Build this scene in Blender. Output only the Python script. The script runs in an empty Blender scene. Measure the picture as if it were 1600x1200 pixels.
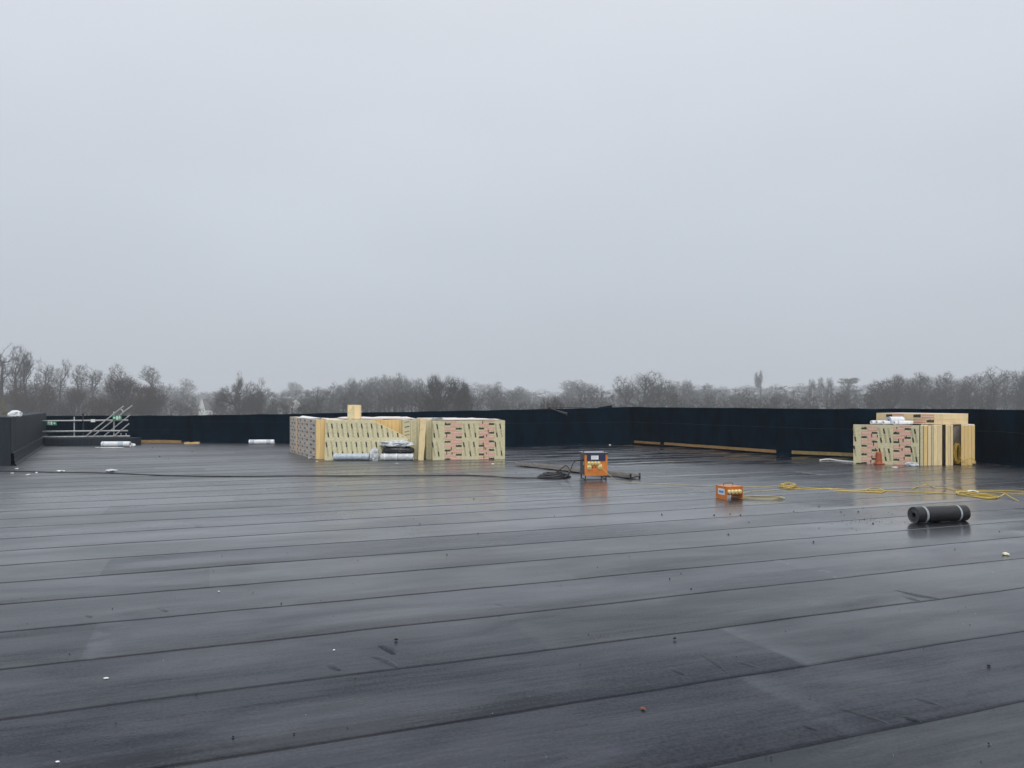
import bpy, bmesh, math, random
from mathutils import Vector, Matrix, noise

# ------------------------------------------------------------------ camera, sky, sun, exposure
sc = bpy.context.scene
COL = sc.collection
CAM_H, F, HY = 1.7, 1200.0, 628.0            # eye height, focal length and horizon row of the 1600 x 1200 photograph
cam_d = bpy.data.cameras.new('camera'); cam = bpy.data.objects.new('camera', cam_d); COL.objects.link(cam)
cam.location = (0, 0, CAM_H); cam.rotation_euler = (math.pi/2, 0, 0)
cam_d.sensor_width = 36; cam_d.lens = 27.0; cam_d.shift_y = (HY-600)/1600
cam_d.clip_start = 0.05; cam_d.clip_end = 6000
sc.camera = cam

SUN_EL, SUN_AZ = math.radians(48), math.radians(168)   # azimuth clockwise from +Y: behind the camera, slightly right
w = bpy.data.worlds.new('World'); sc.world = w; w.use_nodes = True
nt = w.node_tree; nt.nodes.clear()
N = nt.nodes.new; L = nt.links.new
out = N('ShaderNodeOutputWorld'); bg = N('ShaderNodeBackground'); bg.inputs['Strength'].default_value = 0.1
sky = N('ShaderNodeTexSky'); sky.sky_type = 'NISHITA'; sky.sun_disc = False
sky.sun_elevation = SUN_EL; sky.sun_rotation = SUN_AZ; sky.air_density = 1.5; sky.dust_density = 4
tc = N('ShaderNodeTexCoord'); sep = N('ShaderNodeSeparateXYZ'); L(tc.outputs['Generated'], sep.inputs[0])
ramp = N('ShaderNodeValToRGB'); cr = ramp.color_ramp
cr.elements[0].position = 0.0; cr.elements[0].color = (0.56, 0.605, 0.67, 1)
cr.elements[1].position = 1.0; cr.elements[1].color = (1.14, 1.17, 1.22, 1)
for p, c in ((0.12, (0.57, 0.62, 0.69, 1)), (0.28, (0.655, 0.705, 0.775, 1)), (0.45, (0.755, 0.795, 0.86, 1))):
    e = cr.elements.new(p); e.color = c
L(sep.outputs['Z'], ramp.inputs[0])
mp = N('ShaderNodeMapping'); mp.inputs['Scale'].default_value = (1.2, 1.2, 3.0); L(tc.outputs['Generated'], mp.inputs[0])
nz = N('ShaderNodeTexNoise'); nz.inputs['Scale'].default_value = 1.6; nz.inputs['Detail'].default_value = 4; nz.inputs['Roughness'].default_value = 0.45
L(mp.outputs[0], nz.inputs['Vector'])
mr = N('ShaderNodeMapRange'); mr.inputs['From Min'].default_value = 0.25; mr.inputs['From Max'].default_value = 0.75
mr.inputs['To Min'].default_value = 9.35; mr.inputs['To Max'].default_value = 10.25; L(nz.outputs[0], mr.inputs[0])
vm = N('ShaderNodeVectorMath'); vm.operation = 'SCALE'; L(ramp.outputs[0], vm.inputs[0]); L(mr.outputs[0], vm.inputs['Scale'])
mx = N('ShaderNodeMix'); mx.data_type = 'RGBA'; mx.inputs['Factor'].default_value = 0.06
L(vm.outputs[0], mx.inputs['A']); L(sky.outputs[0], mx.inputs['B'])
L(mx.outputs['Result'], bg.inputs['Color']); L(bg.outputs[0], out.inputs['Surface'])

sd = bpy.data.lights.new('sun', 'SUN'); sd.energy = 1.5; sd.angle = math.radians(50); sd.color = (1.0, 0.97, 0.92)
so = bpy.data.objects.new('sun', sd); COL.objects.link(so)
so.rotation_euler = (math.pi/2-SUN_EL, 0, math.pi-SUN_AZ); so.location = (0, -5, 30)
sc.view_settings.view_transform = 'Standard'; sc.view_settings.look = 'None'
sc.view_settings.exposure = 0.0; sc.view_settings.gamma = 1.0; sc.view_settings.use_curve_mapping = False
sc.cycles.use_denoising = True
sc.cycles.max_bounces = 6; sc.cycles.volume_bounces = 1
sc.cycles.sample_clamp_indirect = 4

# ------------------------------------------------------------------ helpers
R = random.Random(7)
def G(px, py, z=0.0):
    """the point at height z that the photograph shows at (px, py)"""
    Y = (CAM_H-z)*F/(py-HY)
    return Vector(((px-800)/F*Y, Y, z))
def D(px, py, Y):
    return Vector(((px-800)/F*Y, Y, CAM_H-(py-HY)/F*Y))

class MB:
    def __init__(s): s.v = []; s.f = []; s.m = []; s.uv = None
    def add(s, vs, fs, m=0):
        o = len(s.v); s.v += [Vector(p) for p in vs]
        for f in fs: s.f.append([i+o for i in f]); s.m.append(m)
        return s
    def box(s, a, b, m=0, M=None, fm=None):
        x0, y0, z0 = a; x1, y1, z1 = b
        vs = [Vector(p) for p in ((x0,y0,z0),(x1,y0,z0),(x1,y1,z0),(x0,y1,z0),(x0,y0,z1),(x1,y0,z1),(x1,y1,z1),(x0,y1,z1))]
        if M: vs = [M @ p for p in vs]
        o = len(s.v); s.v += vs
        for k, f in enumerate(((0,3,2,1),(4,5,6,7),(0,1,5,4),(1,2,6,5),(2,3,7,6),(3,0,4,7))):   # bottom top front right back left
            s.f.append([i+o for i in f]); s.m.append(fm[k] if fm else m)
        return s
    def prism(s, poly, z0, z1, m=0, mt=None):
        n = len(poly); o = len(s.v)
        s.v += [Vector((p[0], p[1], z0)) for p in poly]+[Vector((p[0], p[1], z1)) for p in poly]
        s.f.append([o+i for i in range(n)][::-1]); s.m.append(m)
        s.f.append([o+n+i for i in range(n)]); s.m.append(m if mt is None else mt)
        for i in range(n):
            j = (i+1) % n; s.f.append([o+i, o+j, o+n+j, o+n+i]); s.m.append(m)
        return s
    def tube(s, pts, r, k=6, m=0, cap=True):
        pts = [Vector(p) for p in pts]; n = len(pts); o = len(s.v)
        rs = r if isinstance(r, (list, tuple)) else [r]*n
        up = Vector((0.13, 0.21, 0.97))
        for i, p in enumerate(pts):
            t = pts[min(i+1, n-1)]-pts[max(i-1, 0)]
            if t.length < 1e-9: t = Vector((0, 0, 1))
            t.normalize(); u = t.cross(up)
            if u.length < 0.05: u = t.cross(Vector((1, 0, 0)))
            u.normalize(); w_ = t.cross(u)
            for j in range(k):
                a = 2*math.pi*j/k; s.v.append(p+(u*math.cos(a)+w_*math.sin(a))*rs[i])
        for i in range(n-1):
            for j in range(k):
                q = (j+1) % k; s.f.append([o+i*k+j, o+i*k+q, o+(i+1)*k+q, o+(i+1)*k+j]); s.m.append(m)
        if cap:
            s.f.append([o+j for j in range(k)][::-1]); s.m.append(m)
            s.f.append([o+(n-1)*k+j for j in range(k)]); s.m.append(m)
        return s
    def build(s, name, mats, parent=None, smooth=False, world=False):
        me = bpy.data.meshes.new(name)
        off = Vector((0, 0, 0))
        if world and parent is not None:
            inv = parent_matrix(parent).inverted(); vs = [inv @ p for p in s.v]
        else: vs = s.v
        me.from_pydata([tuple(p) for p in vs], [], s.f)
        for mt in (mats if isinstance(mats, (list, tuple)) else [mats]): me.materials.append(mt)
        me.polygons.foreach_set('material_index', s.m)
        if smooth: me.polygons.foreach_set('use_smooth', [True]*len(s.f))
        me.update()
        return link(name, me, parent)
def parent_matrix(p):
    M = Matrix.LocRotScale(p.location, p.rotation_euler, p.scale)
    return parent_matrix(p.parent) @ M if p.parent else M
def link(name, me, parent=None):
    o = bpy.data.objects.new(name, me); COL.objects.link(o)
    if parent is not None: o.parent = parent
    return o
def tag(o, label, cat, group=None):
    o['label'] = label; o['category'] = cat
    if group: o['group'] = group
    return o
def thing(name, label, cat, loc=(0,0,0), rz=0, group=None):
    o = link(name, None); o.location = loc; o.rotation_euler = (0, 0, rz); o.empty_display_size = 0.2
    return tag(o, label, cat, group)
def bevel(o, w_=0.004, seg=2):
    m = o.modifiers.new('bevel', 'BEVEL'); m.width = w_; m.segments = seg; m.limit_method = 'ANGLE'; return o
def smooth_path(pts, n=8):
    pts = [Vector(p) for p in pts]; P = [pts[0]]+pts+[pts[-1]]; res = []
    for i in range(1, len(P)-2):
        a, b, c, d = P[i-1:i+3]
        for j in range(n):
            t = j/n
            res.append(0.5*((2*b)+(c-a)*t+(2*a-5*b+4*c-d)*t*t+(3*b-a-3*c+d)*t*t*t))
    res.append(pts[-1]); return res

def mat(name, col, rough=0.6, metal=0.0, spec=0.5, var=0.0, scale=8.0, bump=0.0, bscale=40.0, stretch=(1,1,1), col2=None, rand=0.0, coat=0.0, trans=0.0):
    m = bpy.data.materials.new(name); m.use_nodes = True
    t = m.node_tree; b = t.nodes['Principled BSDF']; n = t.nodes.new; l = t.links.new
    b.inputs['Roughness'].default_value = rough; b.inputs['Metallic'].default_value = metal
    b.inputs['Specular IOR Level'].default_value = spec; b.inputs['Coat Weight'].default_value = coat
    b.inputs['Transmission Weight'].default_value = trans
    b.inputs['Base Color'].default_value = (*col, 1)
    g = n('ShaderNodeTexCoord'); mpn = n('ShaderNodeMapping'); mpn.inputs['Scale'].default_value = stretch
    l(g.outputs['Object'], mpn.inputs[0])
    cur = None
    if var or col2:
        z = n('ShaderNodeTexNoise'); z.inputs['Scale'].default_value = scale; z.inputs['Detail'].default_value = 5
        l(mpn.outputs[0], z.inputs['Vector'])
        x = n('ShaderNodeMix'); x.data_type = 'RGBA'
        q = n('ShaderNodeMapRange'); q.inputs['From Min'].default_value = 0.3; q.inputs['From Max'].default_value = 0.7
        l(z.outputs[0], q.inputs[0]); l(q.outputs[0], x.inputs['Factor'])
        c2 = col2 if col2 else tuple(c*(1+var) for c in col); c1 = col if col2 else tuple(c*(1-var) for c in col)
        x.inputs['A'].default_value = (*c1, 1); x.inputs['B'].default_value = (*c2, 1)
        cur = x.outputs['Result']
    if rand:
        oi = n('ShaderNodeObjectInfo'); q = n('ShaderNodeMapRange'); q.inputs['To Min'].default_value = 1-rand; q.inputs['To Max'].default_value = 1+rand
        l(oi.outputs['Random'], q.inputs[0]); v = n('ShaderNodeVectorMath'); v.operation = 'SCALE'
        if cur: l(cur, v.inputs[0])
        else: v.inputs[0].default_value = col
        l(q.outputs[0], v.inputs['Scale']); cur = v.outputs[0]
    if cur: l(cur, b.inputs['Base Color'])
    if bump:
        z = n('ShaderNodeTexNoise'); z.inputs['Scale'].default_value = bscale; z.inputs['Detail'].default_value = 4
        l(mpn.outputs[0], z.inputs['Vector']); bp = n('ShaderNodeBump'); bp.inputs['Strength'].default_value = bump; bp.inputs['Distance'].default_value = 0.02
        l(z.outputs[0], bp.inputs['Height']); l(bp.outputs[0], b.inputs['Normal'])
    return m

# ------------------------------------------------------------------ materials
S_ANG = math.radians(21.5)                                   # direction of the felt strips
SV = Vector((math.cos(S_ANG), math.sin(S_ANG), 0)); NV = Vector((-math.sin(S_ANG), math.cos(S_ANG), 0))
def membrane_material():
    m = bpy.data.materials.new('wet bitumen felt'); m.use_nodes = True
    t = m.node_tree; b = t.nodes['Principled BSDF']; n = t.nodes.new; l = t.links.new
    def mth(op, a, b_=None, clamp=False):
        k = n('ShaderNodeMath'); k.operation = op; k.use_clamp = clamp
        for i, v in enumerate((a, b_)):
            if v is None: continue
            if isinstance(v, (int, float)): k.inputs[i].default_value = v
            else: l(v, k.inputs[i])
        return k.outputs[0]
    def rng(x, a, b_, c, d, smooth=True):
        k = n('ShaderNodeMapRange'); k.interpolation_type = 'SMOOTHSTEP' if smooth else 'LINEAR'
        l(x, k.inputs[0])
        for i, v in zip(('From Min', 'From Max', 'To Min', 'To Max'), (a, b_, c, d)): k.inputs[i].default_value = v
        return k.outputs[0]
    geo = n('ShaderNodeNewGeometry')
    rot = n('ShaderNodeVectorRotate'); rot.rotation_type = 'Z_AXIS'; rot.inputs['Angle'].default_value = -S_ANG
    l(geo.outputs['Position'], rot.inputs['Vector'])
    def noi(scale3, scale, detail=4, rough=0.5, dist=0.0):
        mpn = n('ShaderNodeMapping'); mpn.inputs['Scale'].default_value = scale3; l(rot.outputs[0], mpn.inputs[0])
        z = n('ShaderNodeTexNoise'); z.inputs['Scale'].default_value = scale; z.inputs['Detail'].default_value = detail
        z.inputs['Roughness'].default_value = rough; z.inputs['Distortion'].default_value = dist
        l(mpn.outputs[0], z.inputs['Vector']); return z.outputs[0]
    streak = noi((0.75, 10, 1), 1.6, 5, 0.66)
    ribs = noi((0.5, 30, 1), 1.0, 4, 0.65)
    fine = noi((1, 1, 1), 55, 3)
    patch = noi((0.30, 0.8, 1), 0.55, 4, 0.5)
    mid = noi((0.45, 1.5, 1), 1.3, 5, 0.6, 0.6)
    blot = noi((0.8, 1.3, 1), 2.6, 4, 0.6, 0.8)
    sx = n('ShaderNodeSeparateXYZ'); l(geo.outputs['Position'], sx.inputs[0])
    oi = n('ShaderNodeObjectInfo'); rnd = oi.outputs['Random']
    rnd2 = mth('FRACT', mth('MULTIPLY', rnd, 37.7))
    # the left of the roof has drained and stays matt, the rest holds a film of water
    dry = mth('MULTIPLY', rng(sx.outputs['X'], -9, 2.0, 1.0, 0.0), rng(sx.outputs['Y'], 6, 20, 0.0, 1.0))
    film = rng(mth('ADD', mth('MULTIPLY', patch, 0.7), mth('MULTIPLY', mid, 0.3)), 0.40, 0.60, 0.0, 1.0)
    rough = mth('ADD', 0.105, mth('MULTIPLY', dry, 0.16))
    rough = mth('ADD', rough, mth('MULTIPLY', mth('SUBTRACT', 1.0, film), 0.09))
    rough = mth('ADD', rough, mth('MULTIPLY', mth('SUBTRACT', streak, 0.5), 0.10))
    rough = mth('ADD', rough, mth('MULTIPLY', mth('SUBTRACT', rnd, 0.4), 0.07))
    uv = n('ShaderNodeUVMap'); su = n('ShaderNodeSeparateXYZ'); l(uv.outputs[0], su.inputs[0])
    # pale band painted in for light catching the lip where lengths of felt lap
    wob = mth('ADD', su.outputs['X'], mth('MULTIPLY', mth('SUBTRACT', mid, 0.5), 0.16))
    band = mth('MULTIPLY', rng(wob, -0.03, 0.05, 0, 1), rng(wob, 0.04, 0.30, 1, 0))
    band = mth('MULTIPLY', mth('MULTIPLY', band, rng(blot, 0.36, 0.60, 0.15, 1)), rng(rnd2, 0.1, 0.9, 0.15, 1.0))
    # dimmer reflection of the lap slope painted dark beside the side laps, coming and going
    lapb = mth('MULTIPLY', rng(su.outputs['Y'], 0.14, 0.27, 1, 0), rng(patch, 0.42, 0.56, 0, 1))
    # still puddles in the low bays before the long battens
    bay = mth('MULTIPLY', mth('MULTIPLY', rng(sx.outputs['Y'], 20.0, 22.5, 0, 1), rng(sx.outputs['X'], -1.5, 1.5, 0, 1)), rng(noi((0.30, 1.9, 1), 1.1, 3, 0.55, 0.3), 0.50, 0.56, 0, 1))
    rough = mth('SUBTRACT', rough, mth('MULTIPLY', bay, 0.30))
    rough = mth('MAXIMUM', mth('ADD', rough, mth('MULTIPLY', band, 0.06)), mth('SUBTRACT', 0.07, mth('MULTIPLY', bay, 0.10)))
    # brightness put into the gloss by distance: dim near, bright far; plus water patches
    far_gloss = mth('ADD', rng(sx.outputs['Y'], 3.2, 13, 0.0, 0.95), mth('MULTIPLY', mth('SUBTRACT', mth('ADD', mth('MULTIPLY', patch, 0.6), mth('MULTIPLY', mid, 0.4)), 0.5), 1.5), True)
    l(mth('ADD', mth('MULTIPLY', far_gloss, 0.20), mth('ADD', rough, 0.10)), b.inputs['Roughness'])
    l(mth('ADD', far_gloss, mth('MULTIPLY', mth('ADD', mth('SUBTRACT', ribs, 0.5), mth('ADD', mth('SUBTRACT', streak, 0.5), mth('MULTIPLY', mth('SUBTRACT', rnd2, 0.6), 0.35))), mth('MULTIPLY', far_gloss, 0.9)), True), b.inputs['Coat Weight']); l(mth('ADD', rough, 0.055), b.inputs['Coat Roughness']); b.inputs['Coat IOR'].default_value = 1.46
    x = n('ShaderNodeMix'); x.data_type = 'RGBA'; x.inputs['A'].default_value = (0.0025, 0.0052, 0.0105, 1); x.inputs['B'].default_value = (0.0100, 0.0135, 0.0225, 1)
    l(rng(mth('ADD', mth('ADD', mth('MULTIPLY', streak, 0.40), mth('MULTIPLY', fine, 0.25)), mth('MULTIPLY', blot, 0.35)), 0.36, 0.66, 0, 1), x.inputs['Factor'])
    tint = n('ShaderNodeMix'); tint.data_type = 'RGBA'; tint.blend_type = 'MULTIPLY'; tint.inputs['Factor'].default_value = 1.0
    tr = n('ShaderNodeMix'); tr.data_type = 'RGBA'; tr.inputs['A'].default_value = (0.80, 1.06, 1.08, 1); tr.inputs['B'].default_value = (1.22, 1.0, 1.08, 1)
    l(rng(mth('ADD', mth('MULTIPLY', patch, 0.7), mth('MULTIPLY', rnd, 0.3)), 0.40, 0.62, 0, 1), tr.inputs['Factor'])
    l(x.outputs['Result'], tint.inputs['A']); l(tr.outputs['Result'], tint.inputs['B'])
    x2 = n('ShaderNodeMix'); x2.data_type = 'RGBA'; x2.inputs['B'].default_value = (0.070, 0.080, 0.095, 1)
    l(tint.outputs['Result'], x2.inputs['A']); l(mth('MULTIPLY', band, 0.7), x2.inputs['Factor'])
    v = n('ShaderNodeVectorMath'); v.operation = 'SCALE'; l(x2.outputs['Result'], v.inputs[0])
    l(mth('MULTIPLY', rng(rnd, 0, 1, 0.65, 1.45, False), mth('SUBTRACT', 1.0, mth('MULTIPLY', lapb, 0.4))), v.inputs['Scale'])
    l(v.outputs[0], b.inputs['Base Color'])
    b.inputs['IOR'].default_value = 1.55
    l(mth('MAXIMUM', mth('SUBTRACT', mth('ADD', mth('ADD', 0.25, mth('MULTIPLY', far_gloss, 0.48)), mth('ADD', mth('MULTIPLY', mth('SUBTRACT', rnd2, 0.5), 0.24), mth('ADD', mth('MULTIPLY', mth('SUBTRACT', ribs, 0.5), 0.30), mth('ADD', mth('MULTIPLY', mth('SUBTRACT', streak, 0.5), 0.26), mth('ADD', mth('MULTIPLY', mth('SUBTRACT', mid, 0.5), 0.45), mth('MULTIPLY', mth('SUBTRACT', fine, 0.5), 0.35)))))), mth('ADD', mth('MULTIPLY', lapb, 0.10), mth('MULTIPLY', bay, 0.5))), 0.10), b.inputs['Specular IOR Level'])
    b1 = n('ShaderNodeBump'); b1.inputs['Distance'].default_value = 0.010
    hgt = mth('ADD', mth('ADD', mth('MULTIPLY', streak, 0.75), mth('MULTIPLY', ribs, 0.35)), mth('ADD', mth('MULTIPLY', fine, 0.16), mth('MULTIPLY', blot, 1.1)))
    l(hgt, b1.inputs['Height'])
    l(mth('ADD', 0.20, mth('MULTIPLY', dry, 0.12)), b1.inputs['Strength'])
    l(b1.outputs[0], b.inputs['Normal'])
    return m
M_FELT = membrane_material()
M_BLEED = mat('bitumen bleed', (0.006, 0.006, 0.007), 0.45, spec=0.3)
M_WALL = mat('dark felt upstand', (0.0005, 0.0074, 0.0160), 0.85, spec=0.03, var=0.5, scale=1.7, stretch=(1.6, 1.6, 0.7), bump=0.8, bscale=5, rand=0.10)
M_WALL2 = mat('sheen toned felt upstand', (0.021, 0.029, 0.040), 0.6, spec=0.25, var=0.25, scale=2.5, stretch=(4, 4, 0.5), bump=0.3, bscale=14, rand=0.12)  # paler copy of the dark felt: side light and grazing sheen put into the colour
M_EDGE = mat('felt edge', (0.06, 0.068, 0.078), 0.8, spec=.1)  # paler than the felt, painting in the highlight along the lap's top edge
M_FOAM = mat('yellow foam', (0.76, 0.55, 0.25), 0.85, spec=0.2, var=0.10, scale=5, stretch=(9, 9, 0.7), bump=0.2, bscale=30, rand=0.07)
M_FOAM_P = mat('pale foam', (0.80, 0.64, 0.37), 0.85, spec=0.2, var=0.10, scale=5, stretch=(9, 9, 0.7), bump=0.2, bscale=30, rand=0.06)
M_GREEN = mat('greenish facing', (0.60, 0.555, 0.36), 0.7, spec=0.3, var=0.13, scale=22, bump=0.25, bscale=60, rand=0.06)
M_GREYF = mat('grey foil facing', (0.33, 0.34, 0.36), 0.45, spec=0.5, var=0.15, scale=9, rand=0.05)
M_TOPF = mat('pale foil', (0.72, 0.62, 0.54), 0.5, var=0.22, scale=3.0, col2=(0.80, 0.74, 0.70))
M_RED = mat('red print', (0.62, 0.20, 0.15), 0.7, var=0.2, scale=30)
M_PINK = mat('pink print', (0.74, 0.52, 0.43), 0.7, var=0.12, scale=30)
M_BLACK = mat('black print', (0.018, 0.018, 0.02), 0.7)
M_OLIVE = mat('olive print', (0.22, 0.205, 0.11), 0.7)
M_PALE = mat('pale print', (0.74, 0.69, 0.46), 0.7)
M_LILAC = mat('faded lilac print', (0.40, 0.31, 0.32), 0.6, var=.12, scale=12)
M_WHITE = mat('white wrap', (0.74, 0.76, 0.79), 0.35, var=0.10, scale=9, bump=0.4, bscale=12)
M_CLEAR = mat('milky plastic', (0.52, 0.55, 0.57), 0.25, var=0.25, scale=11, bump=0.6, bscale=14)
M_GPL = mat('grey wrap', (0.44, 0.50, 0.56), 0.28, var=0.25, scale=14, bump=0.5, bscale=12)
M_BLKPL = mat('black plastic', (0.012, 0.013, 0.016), 0.25, var=0.3, scale=12, bump=0.6, bscale=14)
M_ORANGE = mat('orange paint', (0.62, 0.195, 0.03), 0.42, var=0.16, scale=9, coat=0.15)
M_NAVY = mat('navy paint', (0.012, 0.02, 0.065), 0.35, coat=0.2, var=0.2, scale=12)
M_SLATE = mat('slate blue steel', (0.035, 0.06, 0.085), 0.4, var=0.2, scale=9)
M_YEL = mat('yellow socket', (0.90, 0.76, 0.34), 0.4)
M_YCAB = mat('yellow cable', (0.58, 0.41, 0.075), 0.5, var=0.18, scale=6)
M_YCAB_P = mat('weathered yellow cable', (0.50, 0.43, 0.22), 0.55, var=0.2, scale=6)
M_BCAB = mat('black cable', (0.010, 0.010, 0.012), 0.4)
M_ROLL = mat('black felt roll', (0.006, 0.0065, 0.008), 0.38, var=0.3, scale=20, bump=0.3, bscale=60)
M_ROLLE = mat('grey roll end', (0.06, 0.064, 0.07), 0.7, var=0.35, scale=40)
M_TIMBER = mat('wet timber', (0.30, 0.18, 0.07), 0.6, var=0.3, scale=6, stretch=(1, 1, 5), bump=0.2)
M_PINE = mat('pale timber', (0.60, 0.42, 0.18), 0.7, var=0.18, scale=5, stretch=(3, 3, 1))
M_OLDW = mat('grey weathered board', (0.27, 0.25, 0.23), 0.7, var=0.3, scale=7, stretch=(1, 1, 4), bump=0.2)
M_STEEL = mat('galvanised tube', (0.50, 0.50, 0.49), 0.45, metal=0.35, var=0.2, scale=10)
M_DARKST = mat('dark steel', (0.03, 0.03, 0.034), 0.5)
M_SIGN = mat('green sign', (0.02, 0.26, 0.13), 0.4)
M_SIGNW = mat('white sign', (0.78, 0.80, 0.78), 0.4)
M_BLUE = mat('blue print', (0.12, 0.30, 0.62), 0.5)
M_CONE = mat('orange cone', (0.36, 0.085, 0.035), 0.5, var=0.12, scale=10)
M_CRUMB = mat('black crumbs', (0.008, 0.008, 0.009), 0.6)
M_LEAF = mat('brown leaf', (0.22, 0.07, 0.035), 0.7)
M_BARK = mat('bark', (0.042, 0.039, 0.033), 0.9, spec=0.1, var=0.3, scale=3)
M_TWIG = mat('twigs', (0.036, 0.031, 0.024), 0.9, spec=0.1, rand=0.15)
M_TWIGR = mat('reddish twigs', (0.048, 0.032, 0.025), 0.9, spec=0.1, rand=0.12)
M_TWIGG = mat('greenish twigs', (0.036, 0.035, 0.026), 0.9, spec=0.1, rand=0.15)
M_EVER = mat('evergreen', (0.030, 0.042, 0.028), 0.8, spec=0.15, var=0.3, scale=1.0)
M_BIRCH = mat('birch bark', (0.42, 0.41, 0.38), 0.8, var=0.3, scale=2)
M_OCHRE = mat('ochre foliage', (0.16, 0.125, 0.035), 0.8, var=0.3, scale=1.0)
M_GRASS = mat('winter grass', (0.030, 0.031, 0.020), 0.95, spec=0.1, var=0.3, scale=0.05)
M_RENDER = mat('white render', (0.74, 0.74, 0.71), 0.8, var=0.06, scale=2)
M_BRICK = mat('brick', (0.17, 0.11, 0.085), 0.85, var=0.2, scale=6)
M_TILE = mat('roof tiles', (0.09, 0.075, 0.07), 0.8, var=0.2, scale=4)
M_GLASS = mat('window glass', (0.03, 0.035, 0.04), 0.1)
M_CONC = mat('concrete', (0.20, 0.20, 0.195), 0.85, var=0.2, scale=2)

# ------------------------------------------------------------------ ground, hill, roof
GZ = -10.5; TS = 2.4                  # TS: how much farther than first paced out the trees stand
def terrain():
    mb = MB(); nx, ny = 60, 46; xs = [-1400+2800*i/nx for i in range(nx+1)]; ys = [-500+1900*j/ny for j in range(ny+1)]
    for y in ys:
        for x in xs:
            d = math.hypot(x, y) if y > 0 else 0
            t = min(max((d-530)/690, 0), 1); t = t*t*(3-2*t)
            z = GZ+t*(21+6*noise.noise((x*0.004, y*0.004, 1.3)))+(0.6*noise.noise((x*0.02, y*0.02, 0)) if d > 60 else 0)
            mb.v.append(Vector((x, y, z)))
    k = nx+1
    for j in range(ny):
        for i in range(nx): mb.f.append([j*k+i, j*k+i+1, (j+1)*k+i+1, (j+1)*k+i]); mb.m.append(0)
    o = mb.build('ground', M_GRASS, smooth=True); o['kind'] = 'structure'
terrain()

# plan of the parapet, from pixels on the roof plane
W_R = [G(985, 693), G(1217, 710.5), G(1338, 716.3), G(1436, 715.6), G(1534, 722.0), G(1600, 729.5)]
W_R.append(W_R[-1]+(W_R[-1]-W_R[-2]).normalized()*9)
def out_normal(a, b):
    t = (b-a).normalized(); n_ = Vector((-t.y, t.x, 0))
    return n_ if n_.dot((a+b)/2-Vector((0, 12, 0))) > 0 else -n_
planes = [(Vector((0, 33.9, 0)), Vector((0, 1, 0)))]+[(a+out_normal(a, b)*0.35, out_normal(a, b)) for a, b in ((W_R[0], W_R[3]), (W_R[3], W_R[3]+Vector((9, -7.2, 0))))]
def clip_bm(bm):
    for co, no in planes:
        g = bm.verts[:]+bm.edges[:]+bm.faces[:]
        if g: bmesh.ops.bisect_plane(bm, geom=g, plane_co=co, plane_no=no, clear_outer=True)
bm = bmesh.new()
bmesh.ops.create_grid(bm, x_segments=1, y_segments=1, size=1)
for v_ in bm.verts: v_.co = Vector((v_.co.x*29, 14+v_.co.y*21, -0.014))
clip_bm(bm)
bmesh.ops.holes_fill(bm, edges=bm.edges[:])
g = bmesh.ops.extrude_face_region(bm, geom=bm.faces[:], use_keep_orig=True)
for e in g['geom']:
    if isinstance(e, bmesh.types.BMVert): e.co.z = GZ-0.5
me = bpy.data.meshes.new('roof'); bmesh.ops.recalc_face_normals(bm, faces=bm.faces[:]); bm.to_mesh(me); bm.free()
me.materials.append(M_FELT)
roof = link('roof', me); roof['kind'] = 'structure'; roof['label'] = 'wide flat roof of wet dark felt laid in long strips'

def undul(p):
    return 0.0055*noise.noise((p.x*0.55, p.y*0.55, 3.1))+0.0034*noise.noise((p.x*1.7, p.y*1.7, 9.7))+0.0016*noise.noise((p.x*4.1, p.y*4.1, 5.2))
STEP, U0 = 0.912, 3.90
US = [0, 0.03, 0.09, 0.16, 0.22, 0.30, 0.40, 0.52, 0.66, 0.80, 0.90, 0.99]
def make_sheet(k, v0, ln, idx):
    n0 = U0+STEP*k; nv = max(6, int(ln/0.16)); bm = bmesh.new(); uvl = bm.loops.layers.uv.new('UVMap')
    grid = []
    rr = random.Random(idx*7+k)
    wob = rr.uniform(-6, 6)
    for j in range(nv+1):
        v = ln*j/nv; row = []
        edge = 0.028*noise.noise(((v0+v)*0.14, k*3.7, 1.0))+0.009*noise.noise(((v0+v)*0.62, k*3.7, 2.0))+0.004*noise.noise(((v0+v)*2.3, k*3.7, 4.0))
        amp = max(0.0, 0.25+1.5*noise.noise(((v0+v)*0.28, k*1.9, 7.7)))
        el = 0.0
        p = SV*(v0+v)+NV*(n0+edge)
        row.append((p-NV*(0.0035+0.006*rr.random()**3)+Vector((0, 0, undul(p)-0.004)), v, -0.02))
        row.append((p-NV*0.003+Vector((0, 0, undul(p)+0.0008)), v, -0.01))
        for u in US:
            q = p+NV*u
            if u <= 0.16: z = 0.0042+0.0105*amp*(u/0.16)
            else:
                t = min((u-0.16)/0.55, 1); t = t*t*(3-2*t); z = (0.0042+0.0105*amp)*(1-t)+0.0016*t
            row.append((q+Vector((0, 0, z+el+undul(q))), v, u))
        grid.append([(bm.verts.new(c), a, b_) for c, a, b_ in row])
    for j in range(nv):
        for i in range(len(grid[0])-1):
            quad = (grid[j][i], grid[j+1][i], grid[j+1][i+1], grid[j][i+1])
            f = bm.faces.new([q[0] for q in quad][::-1])
            for lp, q in zip(f.loops, quad[::-1]): lp[uvl].uv = (q[1], q[2])
            f.material_index = 1 if i < 2 else 0; f.smooth = i >= 2
    # the thin cut end of the sheet
    clip_bm(bm)
    if not bm.faces: bm.free(); return None
    me = bpy.data.meshes.new('membrane_sheet'); bm.to_mesh(me); bm.free()
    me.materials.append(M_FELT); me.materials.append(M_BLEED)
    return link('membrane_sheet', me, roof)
n_sheets = 0
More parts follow.
